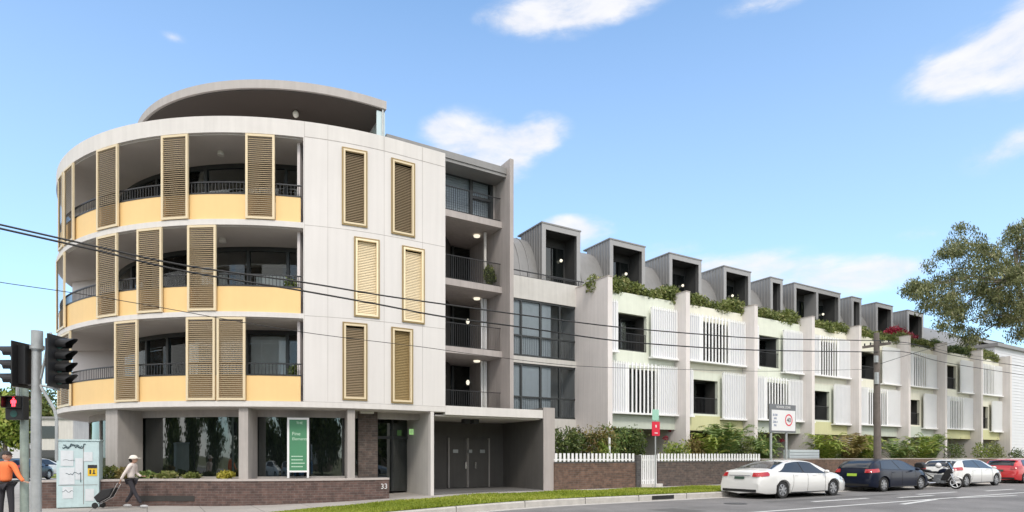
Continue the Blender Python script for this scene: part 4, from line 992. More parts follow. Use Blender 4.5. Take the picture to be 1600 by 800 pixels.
# ------------------------------------------------------------------ garden planting behind the fence
def bush(x, ytop, hw, mt, label, t=22.2, n=1500, size=.17, k=6, seed=0, name='shrub', cat='shrub', group='shrubs in the front gardens', zb=.3):
    s = S(x, t); yc = s*math.sin(TH)+t*math.cos(TH); zt = EYE+(HZ-ytop)*yc/FPX; g = random.Random(seed)
    o = thing(name, label, cat, (s, t, .2), group=group); bl = []
    for j in range(k):
        bx_ = s+(g.random()-.5)*2*hw*.75; zz = zb+(zt-zb)*(.25+.55*g.random()); bl.append((bx_, t+(g.random()-.5)*.7, zz, hw*.5, .45, max(.3, (zt-zz)*1.0)))
    leaves('foliage', mt, bl, n, size, o, seed=seed, asp=.42)
    m_ = MB()
    for j in range(3): m_.tube((s+(j-1)*hw*.3, t, .1), (s+(j-1)*hw*.5, t+.1, zb+(zt-zb)*.6), .035, .015, 6)
    m_.build('stem', 'bark', o); return o
def frond_plant(x, ytop, hw, mt, label, t=22.0, nf=26, seed=0, name='palm', cat='palm'):
    s = S(x, t); yc = s*math.sin(TH)+t*math.cos(TH); zt = EYE+(HZ-ytop)*yc/FPX; g = random.Random(seed)
    o = thing(name, label, cat, (s, t, .2), group='palms and strap plants in the front gardens'); V = []; Fc = []; var = []
    z0 = .9
    for j in range(nf):
        an = g.random()*6.28; ln = hw*(.7+.5*g.random()); up = (zt-z0)*(.9+.8*g.random()); n = 7; prev = None
        for q in range(n):
            u = q/(n-1); r = ln*u; z = z0+up*(1.6*u-1.0*u*u) - .25*ln*u**3
            c = Vector((s+math.cos(an)*r, t+math.sin(an)*r, z))
            if prev is not None:
                d = (c-prev).normalized(); sd = d.cross(Vector((0, 0, 1))).normalized(); 
                for sg in (-1, 1):
                    for kk in range(3):
                        b = prev.lerp(c, kk/3); L = .26*ln*math.sin(math.pi*min(1, u*.9+.08))+.05
                        tip = b+sd*sg*L+d*L*.6-Vector((0, 0, .25*L)); w_ = d*.05
                        i0 = len(V); V += [b-w_, b+w_, tip]; Fc.append((i0, i0+1, i0+2)); var.append(min(1, max(0, g.gauss(.5, .22))))
            prev = c
    off = OFF[o.name]; me = bpy.data.meshes.new('frond'); me.from_pydata([tuple(v-off) for v in V], [], Fc)
    at = me.attributes.new('var', 'FLOAT', 'FACE'); at.data.foreach_set('value', var); me.materials.append(MT[mt])
    fo = bpy.data.objects.new('frond', me); col.objects.link(fo); fo.parent = o
    m_ = MB(); m_.tube((s, t, .1), (s, t, z0+.1), .09, .07, 8); m_.build('trunk', 'bark', o); return o
bush(884, 668, 1.0, 'leaf_dark', 'dense grey green bush against the carport wall', seed=1, n=2600)
bush(925, 664, 1.1, 'leaf_rust', 'tall mixed green and brown bush left of the pink blossom', seed=2, n=1500)
bush(915, 670, 1.3, 'leaf_dark', 'dark green bush behind the left picket fence', seed=3, n=2600, t=22.6)
bush(962, 664, 1.2, 'leaf_palm', 'feathery green bush below the first house corner', seed=4, n=2600)
bush(988, 668, .9, 'leaf_dark', 'dark shrub just left of the gate pier', seed=5, n=1800)
bush(939, 690, .5, 'leaf_lime', 'small pale shrub by the white garden post behind the pickets', seed=6, n=500, t=21.5)
bush(1062, 690, 1.1, 'leaf_lime', 'light green shrub right of the red street sign', seed=7, n=2000)
bush(1085, 683, .9, 'leaf_rust', 'rusty brown shrub at the foot of the second blade wall', seed=8, n=1500)
bush(1135, 680, 1.3, 'leaf_dark', 'dark shrub below the lime facade behind the sedan', seed=9, n=2400)
bush(1160, 675, 1.0, 'leaf_hedge', 'green shrub between lime facade and school zone sign', seed=10, n=2000)
frond_plant(1135, 660, 1.6, 'leaf_palm', 'arching palm in front of the lime facade', seed=1)
frond_plant(1108, 676, 1.1, 'leaf_lime', 'yellow green strap plant left of the arching palm', seed=2)
bush(1198, 672, .8, 'leaf_palm', 'tall soft green plant left of the school zone sign', seed=11, n=1200, t=23)
frond_plant(1192, 680, 1.2, 'leaf_palm', 'bright green palm behind the school zone sign post', seed=3)
frond_plant(1290, 676, 1.4, 'leaf_lime', 'yellow green palm above the letterbox bank', seed=4)
frond_plant(1325, 674, 1.6, 'leaf_rust', 'brown tinged palm left of the power pole', seed=5)
bush(1305, 688, 1.4, 'leaf_dark', 'dark shrub under the palms left of the power pole', seed=12, n=2200)
frond_plant(1352, 674, 1.3, 'leaf_lime', 'yellowish palm just left of the power pole', seed=6)
frond_plant(1400, 684, 1.5, 'leaf_palm', 'pale palm right of the power pole', seed=7)
frond_plant(1438, 680, 1.6, 'leaf_lime', 'yellow green palm above the motorcycle', seed=8)
frond_plant(1455, 676, 1.4, 'leaf_palm', 'tall palm between motorcycle and white hatchback', seed=9)
bush(1425, 694, 1.6, 'leaf_hedge', 'green shrub below the palms above the motorcycle', seed=13, n=1800)
bush(1345, 694, 1.6, 'leaf_dark', 'dark undershrub at the foot of the power pole', seed=14, n=1800)
bush(1490, 692, 1.0, 'leaf_dark', 'dark shrub in the shaded undercroft behind the white hatchback', seed=15, n=1000)
bush(1555, 690, 1.9, 'leaf_hedge', 'green shrub in front of the last terrace house', seed=16, n=1800)
bush(1535, 690, 1.2, 'leaf_lime', 'lighter green shrub left of the last blade wall', seed=17, n=900)
bush(1590, 700, 1.5, 'leaf_dark', 'dark green shrub at the foot of the white weatherboard building', seed=18, n=900)
m_ = MB(); m_.box(S(952, 21.6), S(954, 21.6), 21.6, 21.68, .2, 2.5); tag(m_.build('garden_post', 'white_metal'), 'thin white post among the bushes left of the gate', 'post')
for k, (x, y) in enumerate(((1000, 672), (1046, 672), (1040, 684), (1222, 688))):
    p = WT(x, y, 24.2); tag(leaves('red_flower', 'leaf_red', [(p.x, p.y, p.z, .2, .15, .12)], 70, .10, seed=90+k),
        ('cluster of red flowers left of the red street sign', 'cluster of red flowers high right of the red street sign', 'low cluster of red flowers right of the red street sign', 'red brown flowers behind the school zone sign post')[k], 'flowers', 'red flowers in the shaded undercroft')

# ------------------------------------------------------------------ cars
def interp(P, x): return float(np.interp(x, [p[0] for p in P], [p[1] for p in P]))
def smoothp(P, n=60):
    xs_ = np.linspace(P[0][0], P[-1][0], n*3); ys = np.interp(xs_, [p[0] for p in P], [p[1] for p in P]); k = np.array([1, 2, 3, 4, 3, 2, 1.]); k /= k.sum()
    yp = np.pad(ys, 3, mode='edge'); ys2 = np.convolve(yp, k, 'valid'); ys2[0] = ys[0]; ys2[-1] = ys[-1]; return list(zip(xs_, ys2))
CARS = {
 'sedan': dict(rear=-2.46, front=2.40, wb=1.39, W=.915, H=1.47, top=[(-2.46, .62), (-2.43, .92), (-2.36, 1.06), (-2.15, 1.10), (-1.80, 1.125), (-1.35, 1.29), (-.95, 1.41), (-.5, 1.465), (-.1, 1.475), (.25, 1.45), (.5, 1.39), (.9, 1.2), (1.2, 1.04), (1.6, .97), (2.0, .88), (2.25, .76), (2.36, .62), (2.40, .5)],
               belt=[(-2.46, .80), (-1.8, 1.0), (0, .93), (1.2, .90), (2.4, .6)], win=(-1.62, -1.0, 1.02, .38), split=-.15, rearwin=(-1.74, -1.0), wind=(.42, 1.13)),
 'hatch': dict(rear=-2.05, front=2.20, wb=1.325, W=.89, H=1.48, top=[(-2.05, .6), (-2.03, .9), (-1.98, 1.05), (-1.80, 1.25), (-1.55, 1.40), (-1.1, 1.465), (-.3, 1.49), (.2, 1.47), (.5, 1.40), (.9, 1.2), (1.22, 1.05), (1.6, .97), (1.95, .86), (2.12, .72), (2.17, .6), (2.20, .48)],
               belt=[(-2.05, .9), (-1.6, 1.02), (0, .96), (1.2, .92), (2.2, .6)], win=(-1.5, -1.25, 1.06, .40), split=-.15, rearwin=(-1.95, -1.62), wind=(.45, 1.16)),
 'wagon': dict(rear=-2.2, front=2.25, wb=1.34, W=.90, H=1.5, top=[(-2.2, .6), (-2.18, .95), (-2.13, 1.1), (-1.98, 1.30), (-1.8, 1.42), (-1.2, 1.48), (-.3, 1.50), (.2, 1.48), (.5, 1.40), (.9, 1.2), (1.2, 1.04), (1.6, .97), (2.0, .87), (2.17, .72), (2.22, .6), (2.25, .48)],
               belt=[(-2.2, .9), (-1.7, 1.0), (0, .95), (1.2, .91), (2.25, .6)], win=(-1.75, -1.6, 1.04, .38), split=-.15, rearwin=(-2.12, -1.84), wind=(.45, 1.14)),
}
def car(kind, label, paint, loc, sx=1.16, sy=1.12, tail='red_lens', plate='plate_dark', rz=0, grp='cars parked along the kerb', name='parked_car'):
    c = CARS[kind]; top = smoothp(c['top']); belt = c['belt']; Wd = c['W']; ra = c['wb']
    O = thing(name, label, 'car', loc, rz, group=grp)
    AR, WZ = .365, .325
    def arch(x):
        z = .19
        for ax in (-ra, ra):
            d = abs(x-ax)
            if d < AR: z = max(z, WZ+math.sqrt(AR*AR-d*d))
        if x < c['rear']+.3: z = max(z, .19+.06*(1-(x-c['rear'])/.3))
        if x > c['front']-.35: z = max(z, .16+.08*(1-(c['front']-x)/.35))
        return z
    def hw(x):
        a = max(0, (c['rear']+.75-x)/.75); b = max(0, (x-(c['front']-1.0))/1.0); return Wd*(1-.16*a**2.4-.24*b**2.4)
    def sec(x):
        w = hw(x); t = interp(top, x); zb = arch(x); be = min(interp(belt, x), t-.035); be = max(be, .42)
        t = max(t, be+.03); g = max(0, t-be); wr = .945*w-.50*g if g > .1 else .945*w-.50*g
        de = min(.05, g*.4); mid = max(.52, zb+.03); mid = min(mid, be-.02) if be-.02 > zb+.02 else zb+.02
        b2 = max(mid+.01, be-.13)
        if zb > b2-.02: b2 = zb+.03
        return [(0, .19 if zb < .5 else .19), (.70*w, min(zb, .6)), (.955*w, zb), (.985*w, min(zb+.05, mid)), (w, mid), (.99*w, b2), (.955*w, max(be, b2+.01)), (wr, t-de), (.72*wr, t-.012), (0, t)]
    xs_ = sorted(set(list(np.linspace(c['rear'], c['front'], 56))+[ax+AR*math.cos(t) for ax in (-ra, ra) for t in np.linspace(0, math.pi, 19)]))
    body = MB(); n = 10; ring = 2*n-2
    for x in xs_:
        h = sec(x); pts = [(x*sx, p[0]*sy, p[1]) for p in h]+[(x*sx, -p[0]*sy, p[1]) for p in h[-2:0:-1]]; body.v += pts
    for k in range(len(xs_)-1):
        for j in range(ring): a = k*ring; body.f.append((a+j, a+(j+1) % ring, a+ring+(j+1) % ring, a+ring+j))
    body.f += [tuple(range(ring-1, -1, -1)), tuple(range((len(xs_)-1)*ring, len(xs_)*ring))]
    body.build('body', paint, O, smooth=38, local=True)
    def side_y(x, z):
        h = sec(x)[2:9]; zs = [p[1] for p in h]; ys = [p[0] for p in h]; return float(np.interp(z, zs, ys))
    def patch(name, m, fn, nu, nv, par=None):
        mb = MB(); mb.v = [fn(u/nu, v/nv) for v in range(nv+1) for u in range(nu+1)]
        mb.f = [(v*(nu+1)+u, v*(nu+1)+u+1, (v+1)*(nu+1)+u+1, (v+1)*(nu+1)+u) for v in range(nv) for u in range(nu)]
        return mb.build(name, m, par or O, smooth=60, local=True)
    x0b, x0t, x1b, x1t = c['win']
    for sg in (-1, 1):
        for (ua, ub) in ((-.012, 1.012), (0, .49), (.52, 1)):
            def fn(u, v, sg=sg, ua=ua, ub=ub):
                uu = ua+(ub-ua)*u; xa = x0b+(x0t-x0b)*v; xb = x1b+(x1t-x1b)*v; x = xa+(xb-xa)*uu
                h = sec(x); be, tt = h[6][1]+.015, h[7][1]-.03; z = be+(tt-be)*v; z = max(z, be); y = side_y(x, z)+(.008 if ub < 1.01 else .004)
                return (x*sx, sg*y*sy, z+.002)
            patch('side_window' if ub < 1.01 else 'window_surround', 'car_glass' if ub < 1.01 else 'car_black', fn, 10, 4)
    def strip(xa, xb, nm, inset, m='car_glass'):
        def fn(u, v):
            x = xa+(xb-xa)*v; h = sec(x); wr = h[7][0]*inset; y = -wr+2*wr*u; t = interp(top, x); sl = (interp(top, x+.02)-interp(top, x-.02))/.04
            ln = math.hypot(1, sl); yy = abs(y)/h[7][0]; dz = (h[9][1]-h[8][1])*min(1, yy/.72)+max(0, (yy-.72)/.28)*(h[8][1]-h[7][1])
            return ((x-sl/ln*.008)*sx, y*sy, t-dz+.009/ln+.002)
        return patch(nm, m, fn, 10, 8)
    strip(*c['rearwin'], 'rear_window', .90); strip(*c['wind'], 'windscreen', .90)
    # surfaces on the two ends
    def end_x(y, z, sg):
        rng_ = np.linspace(c['rear'] if sg < 0 else c['front'], 0, 400)
        for x in rng_:
            h = sec(x)
            if h[9][1] >= z and side_y(x, z) >= abs(y) and h[2][1] <= z+.3: return x
        return rng_[0]
    def endpatch(nm, m, y0, y1, z0, z1, sg, pr=.012, nu=6, nv=3):
        return patch(nm, m, lambda u, v: ((end_x(y0+(y1-y0)*u, z0+(z1-z0)*v, sg)+sg*pr)*sx, (y0+(y1-y0)*u)*sy, z0+(z1-z0)*v), nu, nv)
    tz0, tz1 = (.84, .99) if kind == 'sedan' else (.86, 1.02)
    for sg in (-1, 1):
        endpatch('tail_light', tail, sg*.50, sg*.775, tz0, tz1, -1)
        patch('tail_light', tail, lambda u, v, sg=sg: ((c['rear']+.09+.34*u*(1-.25*abs(v-.5)))*sx, sg*(side_y(c['rear']+.09+.34*u, tz0+(tz1-tz0)*v)+.010)*sy, tz0+(tz1-tz0)*v+.03*u), 6, 3)
        endpatch('headlight', 'clear_lens', sg*.42, sg*.66, .60, .72, 1)
        patch('headlight', 'clear_lens', lambda u, v, sg=sg: ((c['front']-.12-.45*u)*sx, sg*(side_y(c['front']-.12-.45*u, .62+.10*v)+.010)*sy, .62+.10*v+.06*u), 6, 3)
        m_ = MB(); m_.ball((.80*sx, sg*(Wd+.09)*sy, 1.0), .11, 10, 7, (.8, 1.0, .62)); m_.build('mirror', paint, O, smooth=60, local=True)
        for hx in (-.72, .28):
            m_ = MB(); yy = side_y(hx, .86); m_.box((hx-.09)*sx, (hx+.09)*sx, sg*yy*sy-.02, sg*yy*sy+.02, .85, .875); m_.build('door_handle', paint, O, local=True, bevel=.006)
        for hx in (-.98, -.12, .86):
            m_ = MB(); pv = None
            for k in range(9):
                z = .24+.68*k/8; xx = hx+(.12*math.sin(k/8*2.2) if hx < -.5 else .04*k/8)
                if arch(xx) > z: pv = None; continue
                p_ = (xx*sx, sg*(side_y(xx, z)+.001)*sy, z)
                if pv: m_.tube(pv, p_, .006, n=4)
                pv = p_
            m_.build('door_seam', 'car_black', O, local=True)
        m_ = MB(); pv = None
        for k in range(20):
            xx = -ra+AR+.02+(2*ra-2*AR-.04)*k/19; p_ = (xx*sx, sg*(side_y(xx, .23)+.004)*sy, .215)
            if pv: m_.tube(pv, p_, .022, n=6)
            pv = p_
        m_.build('sill', 'car_black', O, local=True)
    endpatch('number_plate', plate, -.20, .20, .74 if kind == 'sedan' else .70, .84 if kind == 'sedan' else .82, -1, .016, 2, 1)
    endpatch('number_plate', 'plate_yellow', -.19, .19, .40, .50, 1, .02, 2, 1)
    endpatch('grille', 'car_black', -.40, .40, .56, .66, 1, .010)
    endpatch('lower_bumper', 'car_black', -.68, .68, .26, .36, -1, .014)
    endpatch('lower_bumper', 'car_black', -.60, .60, .26, .36, 1, .014)
    if kind == 'sedan': endpatch('trim', 'chrome', -.44, .44, .86, .885, -1, .018)
    m_ = MB(); m_.box((c['rear']+.3)*sx, (c['front']-.3)*sx, -.7*Wd*sy, .7*Wd*sy, .17, .3); m_.build('underbody', 'car_black', O, local=True)
    for ax in (-ra, ra):
        for sg in (-1, 1):
            yo = sg*(Wd-.03)*sy; R = MB(); k = sg
            cc = (ax*sx, yo, .325)
            m_ = MB(); m_.lathe_y([(.05, -k*.12), (AR-.005, -k*.12), (AR-.005, -k*.04)], (ax*sx, yo, WZ), 28)
            for i_ in range(len(m_.v)): v = m_.v[i_]; m_.v[i_] = (ax*sx+(v[0]-ax*sx)*sx, v[1], v[2])
            m_.build('wheel_arch', 'car_black', O, local=True)
            m_ = MB(); m_.lathe_y([(.20, -k*.20), (.30, -k*.20), (.322, -k*.17), (.325, -k*.03), (.31, 0), (.235, k*.004), (.225, -k*.02)], cc, 30)
            if sx > 1:
                for i_ in range(len(m_.v)): v = m_.v[i_]; m_.v[i_] = (ax*sx+(v[0]-ax*sx)*(1+(sx-1)*.6), v[1], v[2])
            ty = m_.build('wheel', 'rubber', O, smooth=40, local=True)
            m_ = MB(); m_.lathe_y([(.232, -k*.02), (.21, -k*.01), (.20, -k*.06), (.0, -k*.065)], cc, 30); m_.lathe_y([(.0, -k*.0), (.05, -k*.002), (.055, -k*.06)], cc, 14)
            for q in range(7):
                a = 2*math.pi*q/7+.3; u = Vector((math.cos(a), 0, math.sin(a))); w_ = Vector((-u.z, 0, u.x)); c0 = Vector(cc)
                i1, i2 = c0+u*.04+Vector((0, -k*.01, 0)), c0+u*.215+Vector((0, -k*.015, 0)); dp = Vector((0, -k*.035, 0))
                m_.add([i1-w_*.022, i1+w_*.022, i2+w_*.032, i2-w_*.032, i1-w_*.022+dp, i1+w_*.022+dp, i2+w_*.032+dp, i2-w_*.032+dp], [(0, 1, 2, 3), (4, 7, 6, 5), (0, 4, 5, 1), (1, 5, 6, 2), (2, 6, 7, 3), (3, 7, 4, 0)])
            if sx > 1:
                for i_ in range(len(m_.v)): v = m_.v[i_]; m_.v[i_] = (ax*sx+(v[0]-ax*sx)*(1+(sx-1)*.6), v[1], v[2])
            m_.build('rim', 'alloy', ty, smooth=30, local=True)
    return O
zr = rz_(25)
car('sedan', 'white sedan parked nearest, seen from behind beside the grass verge', 'car_white', (22.25, 14.3+1.02, zr), 1.18)
car('hatch', 'dark navy blue car with yellow green number plate parked ahead of the white sedan', 'car_navy', (30.15, 14.7+1.0, zr), 1.24, plate='plate_green')
car('hatch', 'white hatchback parked between the motorcycle and the red car', 'car_white', (38.2, 14.7+1.0, zr), 1.32)
car('hatch', 'bright red car parked last in the row at the picture edge', 'car_red', (46.0, 14.9+1.0, zr), 1.28)
# cars across the street, behind the viewpoint, seen only as reflections in the shop glass
car('wagon', 'dark wagon across the street, mirrored in the shop glass', 'car_silver', (-9, -1.2, rz_(-9)), 1.15, grp='cars across the street')
car('hatch', 'pale hatchback across the street, mirrored in the shop glass', 'car_white', (-15, -1.2, rz_(-9)), 1.15, grp='cars across the street')
car('sedan', 'sedan across the street, mirrored in the entrance glass', 'car_silver', (14, -1.2, rz_(14)), 1.15, grp='cars across the street')
V_ = thing('bus', 'blue and white bus passing across the street, mirrored in the shop glass', 'bus', (-3, -1.4, rz_(0)))
m_ = MB(); m_.box(-4.5, -.5, -1.2, 1.2, .45, 1.5); m_.build('body', 'bus_blue', V_, local=True, bevel=.1)
m_ = MB(); m_.box(-4.48, -.55, -1.18, 1.18, 1.51, 2.7); m_.build('upper_body', 'bus_white', V_, local=True, bevel=.12)
m_ = MB(); m_.box(-4.3, -.7, 1.19, 1.21, 1.6, 2.3); m_.build('window', 'car_glass', V_, local=True)
for wx in (-3.6, -1.5): m_ = MB(); m_.lathe_y([(0, .03), (.3, .03), (.42, 0), (.42, -.25), (0, -.25)], (wx, 1.2, .42), 20); m_.build('wheel', 'rubber', V_, local=True)

# ------------------------------------------------------------------ motorcycle parked nose out
MC = thing('motorcycle', 'black and white motorcycle parked nose out between the navy car and white hatchback', 'motorcycle', (33.75, 14.85, zr), R_(-84))
def mc(nm, mb, m, par=MC, **k): return mb.build(nm, m, par, local=True, **k)
for wx, nm in ((.72, 'front'), (-.72, 'rear')):
    m_ = MB(); m_.lathe_y([(.235, -.05), (.28, -.06), (.31, -.03), (.315, 0), (.31, .03), (.28, .06), (.235, .05), (.235, -.05)], (wx, 0, .315), 30); w_ = mc('wheel', m_, 'rubber', smooth=40)
    m_ = MB(); m_.lathe_y([(.24, -.045), (.215, -.03), (.215, .03), (.24, .045)], (wx, 0, .315), 30)
    for q in range(5):
        a = 2*math.pi*q/5; u = Vector((math.cos(a), 0, math.sin(a))); m_.tube(Vector((wx, 0, .315)), Vector((wx, 0, .315))+u*.22, .03, .022, 6)
    m_.tube((wx, -.08, .315), (wx, .08, .315), .05, n=10); m_.build('rim', 'white_metal', w_, smooth=40, local=True)
m_ = MB()
for y in (-.09, .09): m_.tube((.72, y, .315), (.42, y, .98), .028, n=8)
mc('fork', m_, 'alloy', smooth=40)
m_ = MB(); m_.ball((.72, 0, .52), .2, 12, 8, (1.4, .35, .6)); mc('front_mudguard', m_, 'car_white', smooth=60)
def side_shape(pts, w0, w1=None):
    mb = MB(); n = len(pts); mb.add([(p[0], -w0, p[1]) for p in pts]+[(p[0], w0, p[1]) for p in pts], [tuple(range(n)), tuple(range(2*n-1, n-1, -1))]+[(i, n+i, n+(i+1) % n, (i+1) % n) for i in range(n)]); return mb
mc('tank', side_shape([(-.02, .74), (.36, .80), (.40, .94), (.22, 1.02), (.02, .92)], .14), 'car_navy', bevel=.05, smooth=60)
mc('seat', side_shape([(-.70, .82), (-.02, .74), (0, .86), (-.28, .84), (-.42, .92), (-.80, .98), (-.86, .92)], .13), 'car_black', bevel=.04, smooth=60)
mc('tail_fairing', side_shape([(-.88, .90), (-.30, .66), (-.05, .70), (-.05, .76), (-.5, .82), (-.84, .97)], .10), 'car_white', bevel=.02, smooth=60)
m_ = side_shape([(-.22, .28), (.24, .26), (.30, .50), (.18, .70), (-.16, .68)], .15); m_.tube((.02, -.2, .38), (.02, .2, .38), .12, n=14); mc('engine', m_, 'sign_grey', bevel=.02)
mc('side_fairing', side_shape([(.10, .40), (.36, .42), (.60, .86), (.52, 1.02), (.38, .96), (.22, .70)], .17), 'car_black', bevel=.03, smooth=60)
mc('windscreen', side_shape([(.50, 1.02), (.62, .92), (.42, 1.30), (.38, 1.28)], .13), 'car_glass', bevel=.01)
m_ = MB(); m_.ball((.60, 0, .90), .09, 10, 8, (.5, 1.1, 1)); mc('headlight', m_, 'clear_lens', smooth=60)
m_ = MB(); m_.path([(.30, -.36, 1.05), (.38, -.2, 1.08), (.42, 0, 1.02), (.38, .2, 1.08), (.30, .36, 1.05)], .016, 8); m_.tube((.38, -.22, 1.08), (.42, -.3, 1.28), .01); m_.tube((.38, .22, 1.08), (.42, .3, 1.28), .01); hb = mc('handlebar', m_, 'black_metal')
m_ = MB(); m_.ball((.42, -.32, 1.3), .07, 8, 6, (.4, 1, .7)); m_.ball((.42, .32, 1.3), .07, 8, 6, (.4, 1, .7)); m_.build('mirror', 'chrome', hb, local=True, smooth=60)
m_ = MB(); m_.path([(-.05, -.14, .3), (-.35, -.16, .26)], .035, 8); m_.tube((-.35, -.17, .28), (-.85, -.19, .42), .055, .06, 12); mc('exhaust', m_, 'chrome', smooth=40)
m_ = MB(); m_.path([(-.72, -.08, .315), (-.2, -.09, .5), (.4, -.05, .75)], .03, 8); m_.path([(-.72, .08, .315), (-.2, .09, .5), (.4, .05, .75)], .03, 8); m_.path([(-.2, 0, .5), (-.7, 0, .8)], .03, 8); mc('frame', m_, 'black_metal', smooth=40)
mc('top_box', side_shape([(-1.02, .98), (-.62, .98), (-.60, 1.20), (-.70, 1.30), (-.96, 1.28), (-1.03, 1.16)], .19), 'car_black', bevel=.05, smooth=60)
m_ = MB(); m_.ball((-.9, 0, .86), .06, 8, 6, (.6, 1.4, .8)); mc('tail_light', m_, 'red_lens', smooth=60)
m_ = MB(); m_.ball((.03, .03, 1.14), .145, 14, 10, (1.05, .85, .95)); tag(m_.build('helmet', 'sign_white', smooth=60), 'pale helmet resting on the motorcycle tank', 'helmet')
bpy.data.objects['helmet'].location = (33.75, 14.85, zr)

# ------------------------------------------------------------------ power pole, wires
pp = WT(1371.5, 713, 17.0)
PW = thing('power_pole', 'tall weathered timber power pole on the verge behind the navy car', 'power pole', (pp.x, 17.0, gz(30)))
m_ = MB(); m_.tube((pp.x, 17, 0), (pp.x-.12, 17, 7.95), .19, .13, 14); m_.build('pole', 'pole_wood', PW, smooth=40)
m_ = MB(); m_.box(pp.x-.17, pp.x-.07, 16.3, 17.7, 7.25, 7.37); m_.build('cross_arm', 'pole_wood', PW)
m_ = MB()
for t_ in (16.4, 16.8, 17.3, 17.6): m_.tube((pp.x-.12, t_, 7.37), (pp.x-.12, t_, 7.5), .035, n=8)
m_.build('insulator', 'signal_black', PW, smooth=40)
m_ = MB(); m_.box(pp.x-.35, pp.x-.15, 16.86, 16.98, 5.3, 5.9); m_.box(pp.x-.4, pp.x-.2, 16.86, 16.98, 6.4, 6.75); m_.build('junction_box', 'galv', PW)
def wire(pts, label, r=.018, ext0=None, grp='overhead wires'):
    mb = MB(); P3 = [Vector(p) for p in pts]; Q = []
    for i in range(len(P3)-1):
        p0 = P3[max(0, i-1)]; p1 = P3[i]; p2 = P3[i+1]; p3 = P3[min(len(P3)-1, i+2)]
        for k in range(6): t = k/6; Q.append(.5*((2*p1)+(p2-p0)*t+(2*p0-5*p1+4*p2-p3)*t*t+(3*p1-p0-3*p2+p3)*t**3))
    Q.append(P3[-1]); mb.path(Q, r, 5); tag(mb.build('overhead_wire', 'wire'), label, 'wire', grp)
def wp_(pxs, t): return [WT(x, y, t) for x, y in pxs]
pt = lambda z, t: Vector((pp.x-.12, t, z))
wire(wp_([(-60, 337), (0, 351), (150, 385), (290, 415), (473, 441), (593, 461), (691, 475), (820, 492.7), (960, 510.5), (1098, 522.5), (1200, 529)], 16.6)+[pt(7.48, 16.6)], 'upper dark wire running from the left edge to the pole cross arm', .022)
wire(wp_([(-60, 343), (0, 357), (150, 391), (290, 424), (473, 454.5), (593, 476), (691, 494.5), (820, 512), (960, 532), (1098, 543), (1200, 547.5)], 16.9)+[pt(6.95, 16.9)], 'second dark wire running just below the upper one to the pole', .024)
wire(wp_([(-60, 430), (0, 441), (180, 468), (460, 517), (656, 541.7), (760, 556), (906, 572), (1060, 577), (1200, 580)], 17.2)+[pt(6.1, 17.1)], 'thin pale wire crossing the lower balconies', .009)
wire([pt(7.4, 16.8)]+wp_([(1420, 536), (1487, 554.8), (1600, 572.8), (1680, 584)], 16.8), 'upper wire leaving the pole to the far right', .018)
wire([pt(7.0, 16.8)]+wp_([(1420, 551), (1475, 566), (1600, 586), (1680, 597)], 16.8), 'lower wire leaving the pole to the far right', .018)
wire([pt(6.3, 17)]+[W(1430, 551, 34), W(1475, 539, 37), W(1500, 532, 41)], 'service wire sloping from the pole up to the terrace parapet', .014)
wire([pt(7.45, 17.3)]+[W(1440, 540, 37), W(1497, 553, 42), W(1560, 560, 48)], 'service wire from the cross arm to the last terrace houses', .012)

# ------------------------------------------------------------------ street signs
ns = S(1024.5, 20.35)
N_ = thing('street_sign', 'small red no stopping sign on a thin pole in front of the white gate', 'sign', (ns, 20.35, .2))
m_ = MB(); m_.tube((ns, 20.37, .2), (ns, 20.37, 3.55), .035, n=10); m_.build('pole', 'galv', N_, smooth=40)
yk = ns*math.sin(TH)+20.35*math.cos(TH); zz = lambda y: EYE+(HZ-y)*yk/FPX
m_ = MB(); m_.box(S(1018.5, 20.33), S(1030.5, 20.33), 20.31, 20.33, zz(681), zz(659)); rs = m_.build('red_plate', 'sign_red', N_)
m_ = MB(); cxs = (S(1018.5, 20.33)+S(1030.5, 20.33))/2; m_.box(cxs-.10, cxs+.10, 20.303, 20.308, zz(677.4), zz(676)); m_.build('marking', 'sign_white', rs); m_ = MB(); m_.box(cxs-.04, cxs+.04, 20.303, 20.308, zz(668), zz(664)); m_.build('marking', 'sign_white', rs)
m_ = MB(); m_.box(S(1019, 20.33), S(1029, 20.33), 20.31, 20.33, zz(657), zz(640)); m_.build('green_plate', 'sign_green', N_)
# school zone sign
tz = 17.6; yk2 = lambda x: tz/(math.cos(TH)-(x-800)/FPX*math.sin(TH))
Z = thing('school_zone_sign', 'school zone speed sign board with a 40 in a red circle on two grey posts', 'sign', (S(1220, tz), tz, gz(30)))
zq = lambda y, x=1221: EYE+(HZ-y)*yk2(x)/FPX
a_, b_ = S(1202, tz), S(1243, tz)
m_ = MB()
for x in (1206, 1230): m_.tube((S(x, tz), tz+.05, .0), (S(x, tz), tz+.05, zq(640)), .055, n=10)
m_.build('post', 'galv', Z, smooth=40)
m_ = MB(); m_.box(a_, b_, tz-.02, tz+.02, zq(676), zq(632)); bd = m_.build('board', 'sign_grey', Z, bevel=.01)
m_ = MB(); m_.box(a_+.14, b_-.06, tz-.03, tz-.021, zq(673), zq(641)); wh = m_.build('panel', 'sign_white', bd)
m_ = MB(); cxx, czz, rr = S(1231.5, tz), zq(656), .28
for k in range(28):
    t0, t1 = 2*math.pi*k/28, 2*math.pi*(k+1)/28
    m_.add([(cxx+r_*math.cos(t), tz-.036, czz+r_*math.sin(t)) for t in (t0, t1) for r_ in (rr*.78, rr)], [(0, 1, 3, 2)])
o = m_.build('speed_ring', 'sign_red', wh)
text('40', .30, (cxx, tz-.036, czz-.01), (R_(90), 0, 0), 'sign_letter', wh)
text('SCHOOL ZONE', .15, ((a_+b_)/2+.03, tz-.026, zq(636.5)), (R_(90), 0, 0), 'sign_white', bd)
